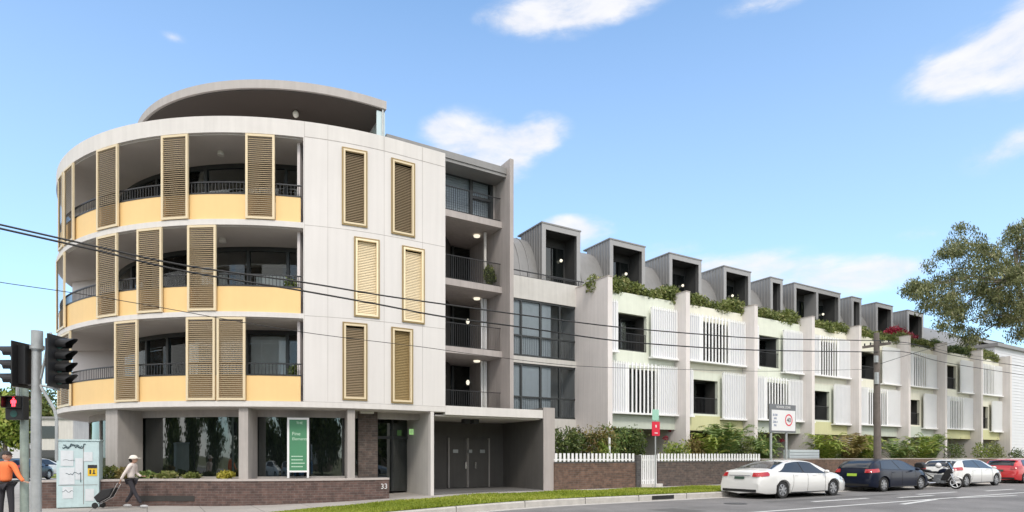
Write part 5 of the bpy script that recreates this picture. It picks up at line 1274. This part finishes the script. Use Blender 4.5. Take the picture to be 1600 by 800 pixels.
for k, t_ in enumerate(('8-930', 'AM', '230-4', 'PM')): text(t_, .14, (a_+.38, tz-.036, zq(649+k*5.4)), (R_(90), 0, 0), 'letter_blue', wh)

# ------------------------------------------------------------------ traffic signals at the corner
tp = W(56, 713, 14.6)
TS = thing('traffic_signal', 'grey galvanised traffic light pole with two black signal heads seen side on', 'traffic light', (tp.x, tp.y, gz(-2)))
cr = Vector((math.cos(TH), -math.sin(TH), 0)); cf = Vector((math.sin(TH), math.cos(TH), 0))   # along and away from the kerb diagonal
def F(u, v, z): return Vector((tp.x, tp.y, 0))+cr*u+cf*v+Vector((0, 0, z))
pm = 14.6/FPX
zt_ = lambda y: EYE+(HZ-y)*pm
m_ = MB(); m_.tube(F(0, 0, -.2), F(.02, 0, zt_(548)), .115, .10, 16); m_.build('pole', 'galv', TS, smooth=40)
m_ = MB(); m_.tube(F(.03, 0, zt_(548)), F(.03, 0, zt_(517)), .12, .12, 16); m_.tube(F(.03, 0, zt_(546)), F(.03, 0, zt_(540)), .15, n=16); m_.build('finial', 'galv', TS, smooth=40)
m_ = MB(); m_.path([F(.12, 0, zt_(592)), F(.35, 0, zt_(520)), F(.40, 0, zt_(528))], .03, 8); m_.path([F(.08, 0, zt_(600)), F(.45, 0, zt_(640)), F(.5, 0, zt_(655)), F(.5, 0, zt_(720))], .035, 8); m_.tube(F(0, 0, zt_(600)), F(.5, .1, zt_(608)), .03); m_.tube(F(0, 0, zt_(560)), F(-.25, .1, zt_(560)), .03); m_.tube(F(0, 0, zt_(600)), F(-.25, .1, zt_(600)), .03); m_.build('bracket', 'galv', TS, smooth=40)
def head(u0, dirn, ytop, ybot, n, vlen, par):
    """backplate edge-on at u0, visors towards dirn"""
    z0, z1 = zt_(ybot), zt_(ytop); H_ = z1-z0; m_ = MB()
    def ob(ua, ub, va, vb, za, zb_):
        P8 = [F(u, v, z) for z in (za, zb_) for (u, v) in ((ua, va), (ub, va), (ub, vb), (ua, vb))]
        m_.add(P8, [(0, 3, 2, 1), (4, 5, 6, 7), (0, 1, 5, 4), (1, 2, 6, 5), (2, 3, 7, 6), (3, 0, 4, 7)])
    ua, ub = sorted((u0, u0+dirn*.03)); ob(ua, ub, -.34, .34, z0, z1)
    b = m_.build('backplate', 'signal_black', par); m_ = MB(); ua, ub = sorted((u0-dirn*.002, u0-dirn*.17)); ob(ua, ub, -.17, .17, z0+.08, z1-.08); m_.build('housing', 'signal_black', b)
    st = (H_-.1)/n
    for k in range(n):
        zc = z1-.05-st*(k+.5); r = min(.14, st*.46); v = MB(); N2 = 14; 
        for j in range(N2):
            a0 = -.25*math.pi+1.5*math.pi*j/N2; a1 = -.25*math.pi+1.5*math.pi*(j+1)/N2
            def pt_(a, u, rr_): return F(u, math.cos(a)*rr_, zc+math.sin(a)*rr_)
            l0 = vlen*(.55+.45*max(0, math.sin(a0))); l1 = vlen*(.55+.45*max(0, math.sin(a1)))
            v.add([pt_(a0, u0+dirn*.03, r), pt_(a1, u0+dirn*.03, r), pt_(a1, u0+dirn*(.03+l1), r*.97-.02*0), pt_(a0, u0+dirn*(.03+l0), r*.97)], [(0, 1, 2, 3)])
            v.add([pt_(a0, u0+dirn*.03, r-.008), pt_(a1, u0+dirn*.03, r-.008), pt_(a1, u0+dirn*(.03+l1), r*.97-.008), pt_(a0, u0+dirn*(.03+l0), r*.97-.008)], [(3, 2, 1, 0)])
        v.build('visor', 'signal_black', b, smooth=60)
        v = MB(); v.tube(F(u0+dirn*.031, 0, zc), F(u0+dirn*.045, 0, zc), r*.93, n=16); v.build('lens', 'signal_off', b)
head((90-56)*pm, 1, 525, 606, 4, .44, TS)
head((37-56)*pm, -1, 536, 606, 3, .70, TS)
# pedestrian signal on its own post further back
yc2 = 15.6; p2 = W(27.5, 713, yc2); pm2 = yc2/FPX
PS = thing('pedestrian_signal', 'pedestrian crossing light showing a red standing figure on a greenish post', 'pedestrian light', (p2.x, p2.y, gz(-2)), -TH)
z2 = lambda y: EYE+(HZ-y)*pm2-gz(-2)
m_ = MB(); m_.tube((0, .22, -.1), (0, .22, z2(600)), .10, .09, 14); m_.build('post', 'galv_green', PS, smooth=40, local=True)
m_ = MB(); m_.tube((0, .0, z2(622)), (0, .22, z2(622)), .04); m_.tube((0, 0, z2(618)), (0, .0, z2(590)), .04); m_.build('bracket', 'galv', PS, local=True)
m_ = MB(); m_.box(-.225, .225, -.12, .1, z2(656), z2(619)); hd = m_.build('housing', 'signal_black', PS, local=True, bevel=.02)
m_ = MB(); m_.box(-.20, -.19, -.28, -.12, z2(637), z2(621)); m_.box(.19, .20, -.28, -.12, z2(637), z2(621)); m_.box(-.2, .2, -.30, -.12, z2(621), z2(620.4)); m_.box(-.2, .2, -.28, -.12, z2(638), z2(637.5)); m_.build('visor', 'signal_black', hd, local=True)
m_ = MB(); zc = z2(629); m_.ball((0, -.13, zc+.085), .028, 8, 6, (1, .3, 1)); m_.box(-.045, .045, -.135, -.125, zc-.02, zc+.055); m_.box(-.04, -.008, -.135, -.125, zc-.11, zc-.02); m_.box(.008, .04, -.135, -.125, zc-.11, zc-.02); m_.box(-.068, -.05, -.135, -.125, zc-.03, zc+.05); m_.box(.05, .068, -.135, -.125, zc-.03, zc+.05); m_.build('red_figure', 'signal_red', hd, local=True)
m_ = MB(); m_.tube((0, -.121, z2(647)), (0, -.127, z2(647)), .09, n=18); m_.build('green_lens', 'signal_off', hd, local=True)

# ------------------------------------------------------------------ graffitied utility cabinet
c0, c1 = W(88, 790, 19.4), W(155, 790, 19.9)
dv = Vector((c1.x-c0.x, c1.y-c0.y)); ang = math.atan2(dv.y, dv.x); wd = dv.length; zg = gz(-2)
U = thing('utility_cabinet', 'tall pale blue utility cabinet covered in worn posters and graffiti', 'utility cabinet', (c0.x, c0.y, zg), ang)
ht = 2.16
m_ = MB(); m_.box(0, wd, 0, .7, 0, ht); bd = m_.build('body', 'box_blue', U, local=True, bevel=.02)
m_ = MB(); m_.box(-.03, wd+.03, -.03, .73, ht+.002, ht+.05); m_.build('lid', 'box_blue', U, local=True)
m_ = MB(); m_.box(.03, wd-.03, .04, .66, -.12, -.002); m_.build('plinth', 'room_dark', U, local=True)
m_ = MB(); m_.box(wd*.62, wd*.62+.02, -.006, -.001, .1, ht-.1); m_.box(.05, wd-.05, -.005, -.001, .72, .735); m_.build('door_gap', 'zinc', U, local=True)
m_ = MB()
for (x, z, w_, h_) in ((.14, 1.35, .42, .5), (.1, .75, .5, .55), (.62, .9, .25, .7), (.2, .3, .35, .38), (.95, .2, .3, .4), (.9, 1.5, .3, .3)): m_.box(x*wd/1.42, (x+w_)*wd/1.42, -.010-.002*z, -.0065, z, z+h_)
m_.build('poster', 'paper', U, local=True)
m_ = MB(); m_.box(wd*.73, wd*.95, -.012, -.007, 1.02, 1.38); st = m_.build('warning_sticker', 'sticker', U, local=True)
m_ = MB(); m_.box(wd*.73, wd*.95, -.016, -.0125, 1.27, 1.38); m_.box(wd*.77, wd*.81, -.016, -.0125, 1.08, 1.22); m_.box(wd*.84, wd*.91, -.016, -.0125, 1.08, 1.11); m_.box(wd*.86, wd*.89, -.016, -.0125, 1.11, 1.22); m_.build('sticker_print', 'sign_letter', st, local=True)
g = random.Random(4)
def scrib(x, z, w_, h_, n, r=.010):
    m_ = MB(); pts = [(x+w_*k/n, -.014, z+h_*(.5+.5*g.uniform(-1, 1))) for k in range(n+1)]; m_.path(pts, r, 5); m_.build('graffiti', 'graffiti', U, local=True)
scrib(.16, 1.90, .62, .18, 16, .013); scrib(.18, 1.93, .5, .12, 9, .011); scrib(.25, 1.05, .4, .10, 9, .009); scrib(.18, 1.5, .3, .06, 6, .006); scrib(.15, .5, .3, .1, 6, .006)
m_ = MB(); m_.box(wd*.60-.05, wd*.60-.03, -.02, -.012, .82, 1.12)
m_.build('graffiti', 'graffiti', U, local=True)

# ------------------------------------------------------------------ people
def skin_body(name, J, E, par, m, sub=2, root=0):
    me = bpy.data.meshes.new(name); me.from_pydata([j[:3] for j in J], E, []); o = bpy.data.objects.new(name, me); col.objects.link(o); o.parent = par
    md = o.modifiers.new('skin', 'SKIN'); md.use_smooth_shade = True
    for i, j in enumerate(J):
        sv = me.skin_vertices[0].data[i]; r = j[3]; sv.radius = (r, j[4] if len(j) > 4 else r); sv.use_root = i == root
    s_ = o.modifiers.new('sub', 'SUBSURF'); s_.levels = sub; s_.render_levels = sub; me.materials.append(MT[m]); return o
def headpart(par, c, yaw, skin='skin', r=.105):
    m_ = MB(); m_.ball((0, 0, 0), r, 18, 14, (.92, .78, 1.12)); 
    vs = []
    for v in m_.v:
        x, y, z = v
        if z < -.02: x *= 1-.25*min(1, (-z-.02)/.1)*0+0; y *= 1-.22*min(1, (-z-.02)/.1)
        vs.append((x+(.012 if x > 0 and z < -.03 else 0), y, z))
    m_.v = vs; m_.ball((r*.93, 0, -.012), .018, 8, 6, (1.1, .7, 1.3)); m_.ball((r*.86, 0, -.052), .016, 8, 6, (.8, 1.6, .5))
    for sg in (-1, 1): m_.ball((-.005, sg*r*.77, -.01), .022, 8, 6, (1, .4, 1.4))
    cs, sn = math.cos(yaw), math.sin(yaw); m_.v = [(c[0]+x*cs-y*sn, c[1]+x*sn+y*cs, c[2]+z) for x, y, z in m_.v]
    o = m_.build('head', skin, par, smooth=80, local=True)
    e = MB()
    for sg in (-1, 1): e.ball((r*.84, sg*.034, .018), .011, 8, 6)
    e.v = [(c[0]+x*cs-y*sn, c[1]+x*sn+y*cs, c[2]+z) for x, y, z in e.v]; e.build('eye', 'hair', o, local=True); return o
def hand(par, w, d, m='skin', up=Vector((0, 0, 1))):
    w = Vector(w); d = Vector(d).normalized(); sd = d.cross(up).normalized(); nr = sd.cross(d)
    J = [(*w, .026, .018), (*(w+d*.08), .036, .016)]; E = [(0, 1)]
    o = skin_body('hand', J, E, par, m, 1); f = MB()
    for k, L in enumerate((.062, .075, .070, .055)):
        b = w+d*.085+sd*(.028-.019*k); p1 = b+d*L*.55-nr*.006; p2 = p1+d*L*.35-nr*.022; f.tube(b, p1, .0095, .009, 7); f.tube(p1, p2, .009, .007, 7)
    b = w+d*.03+sd*.032; p1 = b+d*.035+sd*.022; f.tube(b, p1, .012, .010, 7); f.tube(p1, p1+d*.03-nr*.005, .010, .008, 7); f.build('finger', m, o, local=True, smooth=60)
# walking person (facing +x locally), white cap, pulling a trolley
wp0 = W(205, 790, 19.6); zz0 = gz(-1)
Pn = thing('person', 'person in white cap and pale shirt walking and pulling a black trolley', 'person', (wp0.x, wp0.y, zz0), -TH+R_(4))
# local: x = walking direction (to the right), y = away from the viewpoint
J = [(0, 0, .92, .15, .12), (-.01, 0, 1.08, .13, .10), (.02, 0, 1.28, .15, .115), (.04, 0, 1.40, .10, .09),
     (.05, -.17, 1.36, .065), (-.08, -.22, 1.12, .05), (-.20, -.22, .92, .042),
     (.05, .17, 1.36, .065), (.02, .22, 1.12, .05), (.22, .18, 1.0, .042)]
E = [(0, 1), (1, 2), (2, 3), (3, 4), (4, 5), (5, 6), (3, 7), (7, 8), (8, 9)]
skin_body('shirt', J, E, Pn, 'shirt_pink')
J = [(0, 0, .92, .14, .12), (.01, -.09, .86, .09), (.16, -.10, .50, .065), (.36, -.10, .14, .05), (.01, .09, .86, .09), (-.02, .10, .48, .065), (-.22, .10, .16, .05)]
E = [(0, 1), (1, 2), (2, 3), (0, 4), (4, 5), (5, 6)]
skin_body('trousers', J, E, Pn, 'trouser_dark')
for (x, y, z) in ((.40, -.10, .05), (-.22, .10, .06)):
    m_ = MB(); m_.ball((x+.05, y, z), .1, 12, 8, (1.35, .5, .5)); m_.build('shoe', 'shoe', Pn, smooth=60, local=True)
skin_body('neck', [(.04, 0, 1.38, .05), (.06, 0, 1.50, .048)], [(0, 1)], Pn, 'skin', 1)
headpart(Pn, (.09, 0, 1.56), 0)
m_ = MB(); m_.ball((.03, 0, 1.57), .112, 14, 10, (.9, .85, 1)); m_.v = [v for v in m_.v]; m_.build('hair', 'hair', Pn, smooth=60, local=True)
m_ = MB(); m_.ball((.07, 0, 1.615), .125, 16, 10, (1.0, .88, .72)); m_.ball((.2, 0, 1.60), .11, 12, 6, (1.0, .85, .12)); m_.ball((.07, 0, 1.59), .155, 16, 6, (1, .95, .14)); m_.build('cap', 'cap_white', Pn, smooth=50, local=True)
hand(Pn, (-.20, -.22, .92), (-.35, 0, -.9)); hand(Pn, (.22, .18, 1.0), (.9, -.1, .15))
Tr = thing('shopping_trolley', 'black two wheeled shopping trolley pulled behind the walking person', 'trolley', (wp0.x, wp0.y, zz0), -TH+R_(4))
m_ = MB(); pts = [(-.86, .18), (-.50, .38), (-.38, .66), (-.72, .60), (-.98, .36)]
n = len(pts); m_.add([(p[0], -.34, p[1]) for p in pts]+[(p[0], -.02, p[1]) for p in pts], [tuple(range(n)), tuple(range(2*n-1, n-1, -1))]+[(i, n+i, n+(i+1) % n, (i+1) % n) for i in range(n)]); m_.build('bag', 'black_bag', Tr, local=True, bevel=.03)
m_ = MB(); 
for y in (-.3, -.08): m_.path([(-.92, y, .12), (-.5, y, .36), (-.26, y, .80)], .012, 6)
m_.tube((-.26, -.3, .80), (-.26, -.08, .80), .014); m_.build('frame', 'chrome', Tr, local=True)
for y in (-.38, .02): m_ = MB(); m_.lathe_y([(0, -.02), (.09, -.02), (.10, 0), (.09, .02), (0, .02)], (-.90, y, .10), 16); m_.build('wheel', 'rubber', Tr, local=True)
# worker in orange at the left edge
wo = W(10, 713, 15.6)
Po = thing('person', 'person in orange shirt and dark cap reaching toward the signal pole', 'person', (wo.x, wo.y, gz(-3)), -TH)
J = [(-.02, 0, .98, .17, .13), (-.02, 0, 1.15, .155, .12), (-.01, 0, 1.36, .18, .13), (0, 0, 1.48, .11, .10),
     (.19, 0, 1.43, .075), (.36, -.06, 1.17, .056), (.52, -.10, 1.02, .045), (-.19, 0, 1.43, .075), (-.27, .02, 1.16, .056), (-.22, -.16, .98, .045)]
E = [(0, 1), (1, 2), (2, 3), (3, 4), (4, 5), (5, 6), (3, 7), (7, 8), (8, 9)]
skin_body('shirt', J, E, Po, 'orange_cloth')
J = [(-.02, 0, .98, .165, .13), (.09, 0, .90, .095), (.11, .02, .48, .07), (.12, .03, .08, .055), (-.11, 0, .90, .095), (-.12, -.03, .48, .07), (-.13, -.02, .08, .055)]
E = [(0, 1), (1, 2), (2, 3), (0, 4), (4, 5), (5, 6)]
skin_body('trousers', J, E, Po, 'trouser_dark')
for x in (.12, -.13): m_ = MB(); m_.ball((x, -.05, .05), .1, 12, 8, (.5, 1.4, .5)); m_.build('shoe', 'hair', Po, smooth=60, local=True)
skin_body('neck', [(0, 0, 1.46, .058), (.01, -.01, 1.60, .054)], [(0, 1)], Po, 'skin', 1)
headpart(Po, (.02, -.01, 1.67), R_(35))
m_ = MB(); m_.ball((.0, .01, 1.70), .118, 14, 10, (.95, .9, .85)); m_.ball((.10, -.03, 1.71), .09, 12, 6, (1.0, .8, .14)); m_.build('cap', 'hair', Po, smooth=50, local=True)
hand(Po, (.52, -.10, 1.02), (.95, -.1, -.12)); hand(Po, (-.22, -.16, .98), (.1, -.5, -.7))
m_ = MB(); m_.tube((-.02, 0, .93), (-.02, 0, 1.0), .17, .17, 16); m_.v = [(x, y*.8, z) for x, y, z in m_.v]; m_.build('belt', 'hair', Po, local=True)
# shopper behind the glass
dq = D(A(431, RG-.5), RG-.6)
Ps = thing('person', 'small figure in dark red top standing inside the shop window left of the green sign', 'person', (dq[0], dq[1], .2), -TH)
skin_body('dress', [(0, 0, .9, .16, .12), (0, 0, 1.1, .12, .1), (0, 0, 1.32, .15, .11), (0, 0, 1.42, .09), (.16, 0, 1.36, .055), (.26, -.05, 1.12, .045), (-.16, 0, 1.36, .055), (-.24, -.05, 1.12, .045)], [(0, 1), (1, 2), (2, 3), (3, 4), (4, 5), (3, 6), (6, 7)], Ps, 'red_cloth')
skin_body('legs', [(0, 0, .88, .13), (.08, 0, .82, .08), (.09, 0, .45, .055), (.09, 0, .05, .04), (-.08, 0, .82, .08), (-.09, 0, .45, .055), (-.09, 0, .05, .04)], [(0, 1), (1, 2), (2, 3), (0, 4), (4, 5), (5, 6)], Ps, 'skin')
headpart(Ps, (0, -.02, 1.58), R_(-90)); m_ = MB(); m_.ball((0, .02, 1.61), .112, 12, 9); m_.build('hair', 'hair', Ps, smooth=60, local=True)

# ------------------------------------------------------------------ gum tree at the right edge
tb = WT(1640, 713, 17.3)
G = thing('gum_tree', 'large gum tree with drooping grey green leaves overhanging the end of the terraces', 'tree', (tb.x, tb.y, .1))
yg = tb.x*math.sin(TH)+tb.y*math.cos(TH)
def gp_(x, y, dv_=0): return W(x, y, yg+dv_)
lob = [(1510, 385, 30, 30, 0), (1480, 420, 36, 36, 1), (1535, 420, 45, 40, -1), (1445, 445, 26, 24, 0), (1475, 465, 44, 34, -1), (1520, 470, 50, 36, 1), (1560, 440, 40, 36, 0), (1585, 400, 30, 34, 1), (1600, 370, 26, 26, 0),
       (1570, 490, 40, 30, 0), (1500, 505, 32, 24, 0), (1520, 528, 18, 18, 1), (1610, 450, 45, 45, -1), (1600, 500, 35, 28, 1), (1430, 452, 14, 12, 0), (1640, 400, 50, 50, 0), (1660, 470, 50, 50, 1), (1500, 372, 16, 16, 0), (1545, 390, 22, 20, 1), (1480, 495, 22, 16, -1), (1455, 478, 20, 16, 1),
       (1598, 520, 18, 12, 0), (1588, 362, 16, 12, 0)]
pmg = yg/FPX; bl = []
for (x, y, w_, h_, dv_) in lob:
    gr_ = random.Random(x)
    for k in range(max(5, int(w_*h_/85))):
        an = gr_.random()*6.28; q_ = gr_.random()**.5; c = gp_(x+math.cos(an)*w_*q_*.9, y+math.sin(an)*h_*q_*.9, dv_+gr_.uniform(-1, 1)*w_*pmg)
        rs_ = .42+.42*gr_.random(); bl.append((c.x, c.y, c.z, rs_, rs_, rs_*.75))
tr_ = MB(); tk = [Vector((tb.x, tb.y, 0)), gp_(1636, 640), gp_(1625, 570), gp_(1605, 500), gp_(1590, 440), gp_(1585, 390)]
rr_ = [.38, .32, .26, .19, .12, .05]
for a, b, r0_, r1_ in zip(tk[:-1], tk[1:], rr_[:-1], rr_[1:]): tr_.tube(a, b, r0_, r1_, 12)
tr_.build('trunk', 'bark', G, smooth=60)
lm = MB()
for (x, y, w_, h_, dv_) in lob:
    c = gp_(x, y, dv_); st_ = min(tk[2:5], key=lambda q: (q-c).length); mid = st_.lerp(c, .5)+Vector((0, 0, .5)); lm.tube(st_, mid, .09, .055, 7); lm.tube(mid, c, .055, .02, 7)
lm.build('limb', 'bark', G, smooth=60)
leaves('crown', 'leaf_gum', bl, 46000, .22, G, asp=.32, droop=.8, shell=.1, seed=5)

# ------------------------------------------------------------------ background at the left, down the side street
def round_tree(x, ytop, hw, yc, mt, label, seed, n=3500, size=.5, ybase=713):
    p = W(x, 713, yc); pmx = yc/FPX; zt = EYE+(HZ-ytop)*pmx; g = random.Random(seed); w_ = hw*pmx
    o = thing('tree', label, 'tree', (p.x, p.y, 0), group='trees down the side street'); bl = []
    for k in range(9): bl.append((p.x+g.uniform(-1, 1)*w_*.6, p.y+g.uniform(-1, 1)*w_*.4, zt*(.45+.4*g.random()), w_*.5, w_*.5, zt*.2))
    leaves('crown', mt, bl, n, size, o, seed=seed, shell=.3)
    m_ = MB(); m_.tube((p.x, p.y, 0), (p.x, p.y, zt*.6), zt*.03, zt*.015, 8); m_.build('trunk', 'bark', o); return o
round_tree(8, 612, 30, 60, 'leaf_lime', 'yellow green tree down the side street under the left signal head', 1)
round_tree(42, 590, 26, 66, 'leaf_flower', 'tree with reddish blossom behind the signal pole', 2)
round_tree(70, 622, 22, 64, 'leaf_hedge', 'green tree between the signal pole and the round building', 3)
round_tree(-30, 600, 40, 62, 'leaf_dark', 'dark tree at the far left edge of the side street', 4)
round_tree(60, 604, 30, 90, 'leaf_dark', 'taller dark tree far down the side street', 5, n=2500)
hp = W(-20, 713, 70); Hs = thing('house', 'white walled house with brown tiled roof down the side street', 'house', (hp.x, hp.y, 0), -TH)
m_ = MB(); m_.box(0, 9, 0, 8, 0, 3.6); m_.build('wall', 'weatherboard', Hs, local=True)
m_ = MB(); m_.add([(-.4, -.4, 3.6), (9.4, -.4, 3.6), (9.4, 8.4, 3.6), (-.4, 8.4, 3.6), (2.5, 4, 5.6), (6.5, 4, 5.6)], [(0, 1, 5, 4), (1, 2, 5), (2, 3, 4, 5), (3, 0, 4), (0, 3, 2, 1)]); m_.build('roof', 'roof_tile', Hs, local=True)
for x in (1.2, 4, 6.8): m_ = MB(); m_.box(x, x+1.2, -.05, -.002, 1.1, 2.5); m_.build('window', 'car_glass', Hs, local=True)
sc_ = W(74, 713, 52)
Sx = thing('shed', 'pale grey rendered building at the side street beside the round tower', 'building', (W(62, 713, 58).x, W(62, 713, 58).y, 0), -TH)
m_ = MB(); m_.box(-.8, 3.2, 0, 6, 0, 5.2); m_.build('wall', 'concrete_light', Sx, local=True); m_ = MB(); m_.box(-1, 3.4, -.2, 6.2, 5.2, 5.4); m_.build('roof', 'zinc', Sx, local=True)
for z in (1.0, 3.3): m_ = MB(); m_.box(.2, 1.8, -.04, -.002, z, z+1.2); m_.build('window', 'car_glass', Sx, local=True)
# grass strip and verge there
g1, g2, g3, g4 = W(24, 722, 96), W(95, 722, 96), W(90, 744, 46), W(24, 741, 50)
m_ = MB(); m_.add([(p.x, p.y, -.03) for p in (g1, g2, g3, g4)], [(0, 1, 2, 3)]); tag(m_.build('side_lawn', 'grass_mat'), kind='structure')
car('hatch', 'white car parked down the side street behind the signal pole', 'car_white', tuple(W(56, 713, 48).xy)+(-.03,), 1.1, rz=R_(60), grp='cars down the side street')
car('wagon', 'dark car parked down the side street left of the signal pole', 'car_navy', tuple(W(34, 713, 42).xy)+(-.03,), 1.1, rz=R_(70), grp='cars down the side street')

# ------------------------------------------------------------------ opposite side of the street (mirrored in the glass)
for k, (s_, t_, h_, w_) in enumerate(((-34, -16, 9, 4.5), (-25, -18, 7, 4), (-16, -15, 10, 5), (-6, -18, 8, 4.5), (3, -16, 9, 4.5), (12, -18, 7, 4), (21, -16, 10, 5), (31, -18, 8, 4.5), (42, -16, 9, 5), (54, -17, 8, 5), (-40, -6, 9, 5), (-44, 4, 10, 5), (-42, 14, 8, 5), (-40, 24, 9, 5), (-38, 34, 9, 5))):
    o = thing('tree', 'leafy tree mirrored in the shop glass, standing ' + ('across the street beyond the parked cars', 'across the side street from the round corner')[k > 9], 'tree', (s_, t_, 0), group='trees across the street')
    g = random.Random(k); bl = [(s_+g.uniform(-1, 1)*w_*1.15, t_+g.uniform(-1, 1)*w_*.4, h_*(.12+.7*g.random()), w_*.55, w_*.5, h_*.25) for _ in range(12)]
    leaves('crown', 'leaf_dark', bl, 3200, .8, o, seed=k+200, shell=.2)
    m_ = MB(); m_.tube((s_, t_, 0), (s_, t_, h_*.6), .25, .12, 8); m_.build('trunk', 'bark', o)

for k, (s_, t_, w_) in enumerate(((-30, -27, 10), (-13, -28, 9), (4, -27, 11), (22, -28, 10), (40, -27, 10))):
    o = thing('house', 'brick house across the street, mirrored in the shop glass', 'house', (s_, t_, -.2), group='houses across the street')
    m_ = MB(); m_.box(0, w_, -8, 0, 0, 3.4); m_.build('wall', 'house_brick', o, local=True)
    m_ = MB(); m_.add([(-.5, .5, 3.4), (w_+.5, .5, 3.4), (w_+.5, -8.5, 3.4), (-.5, -8.5, 3.4), (3, -4, 5.8), (w_-3, -4, 5.8)], [(0, 1, 5, 4), (1, 2, 5), (2, 3, 4, 5), (3, 0, 4), (0, 3, 2, 1)]); m_.build('roof', 'roof_tile', o, local=True)
    for x in (1, w_-2.8): m_ = MB(); m_.box(x, x+1.8, .002, .06, .9, 2.4); m_.build('window', 'white_metal', o, local=True)
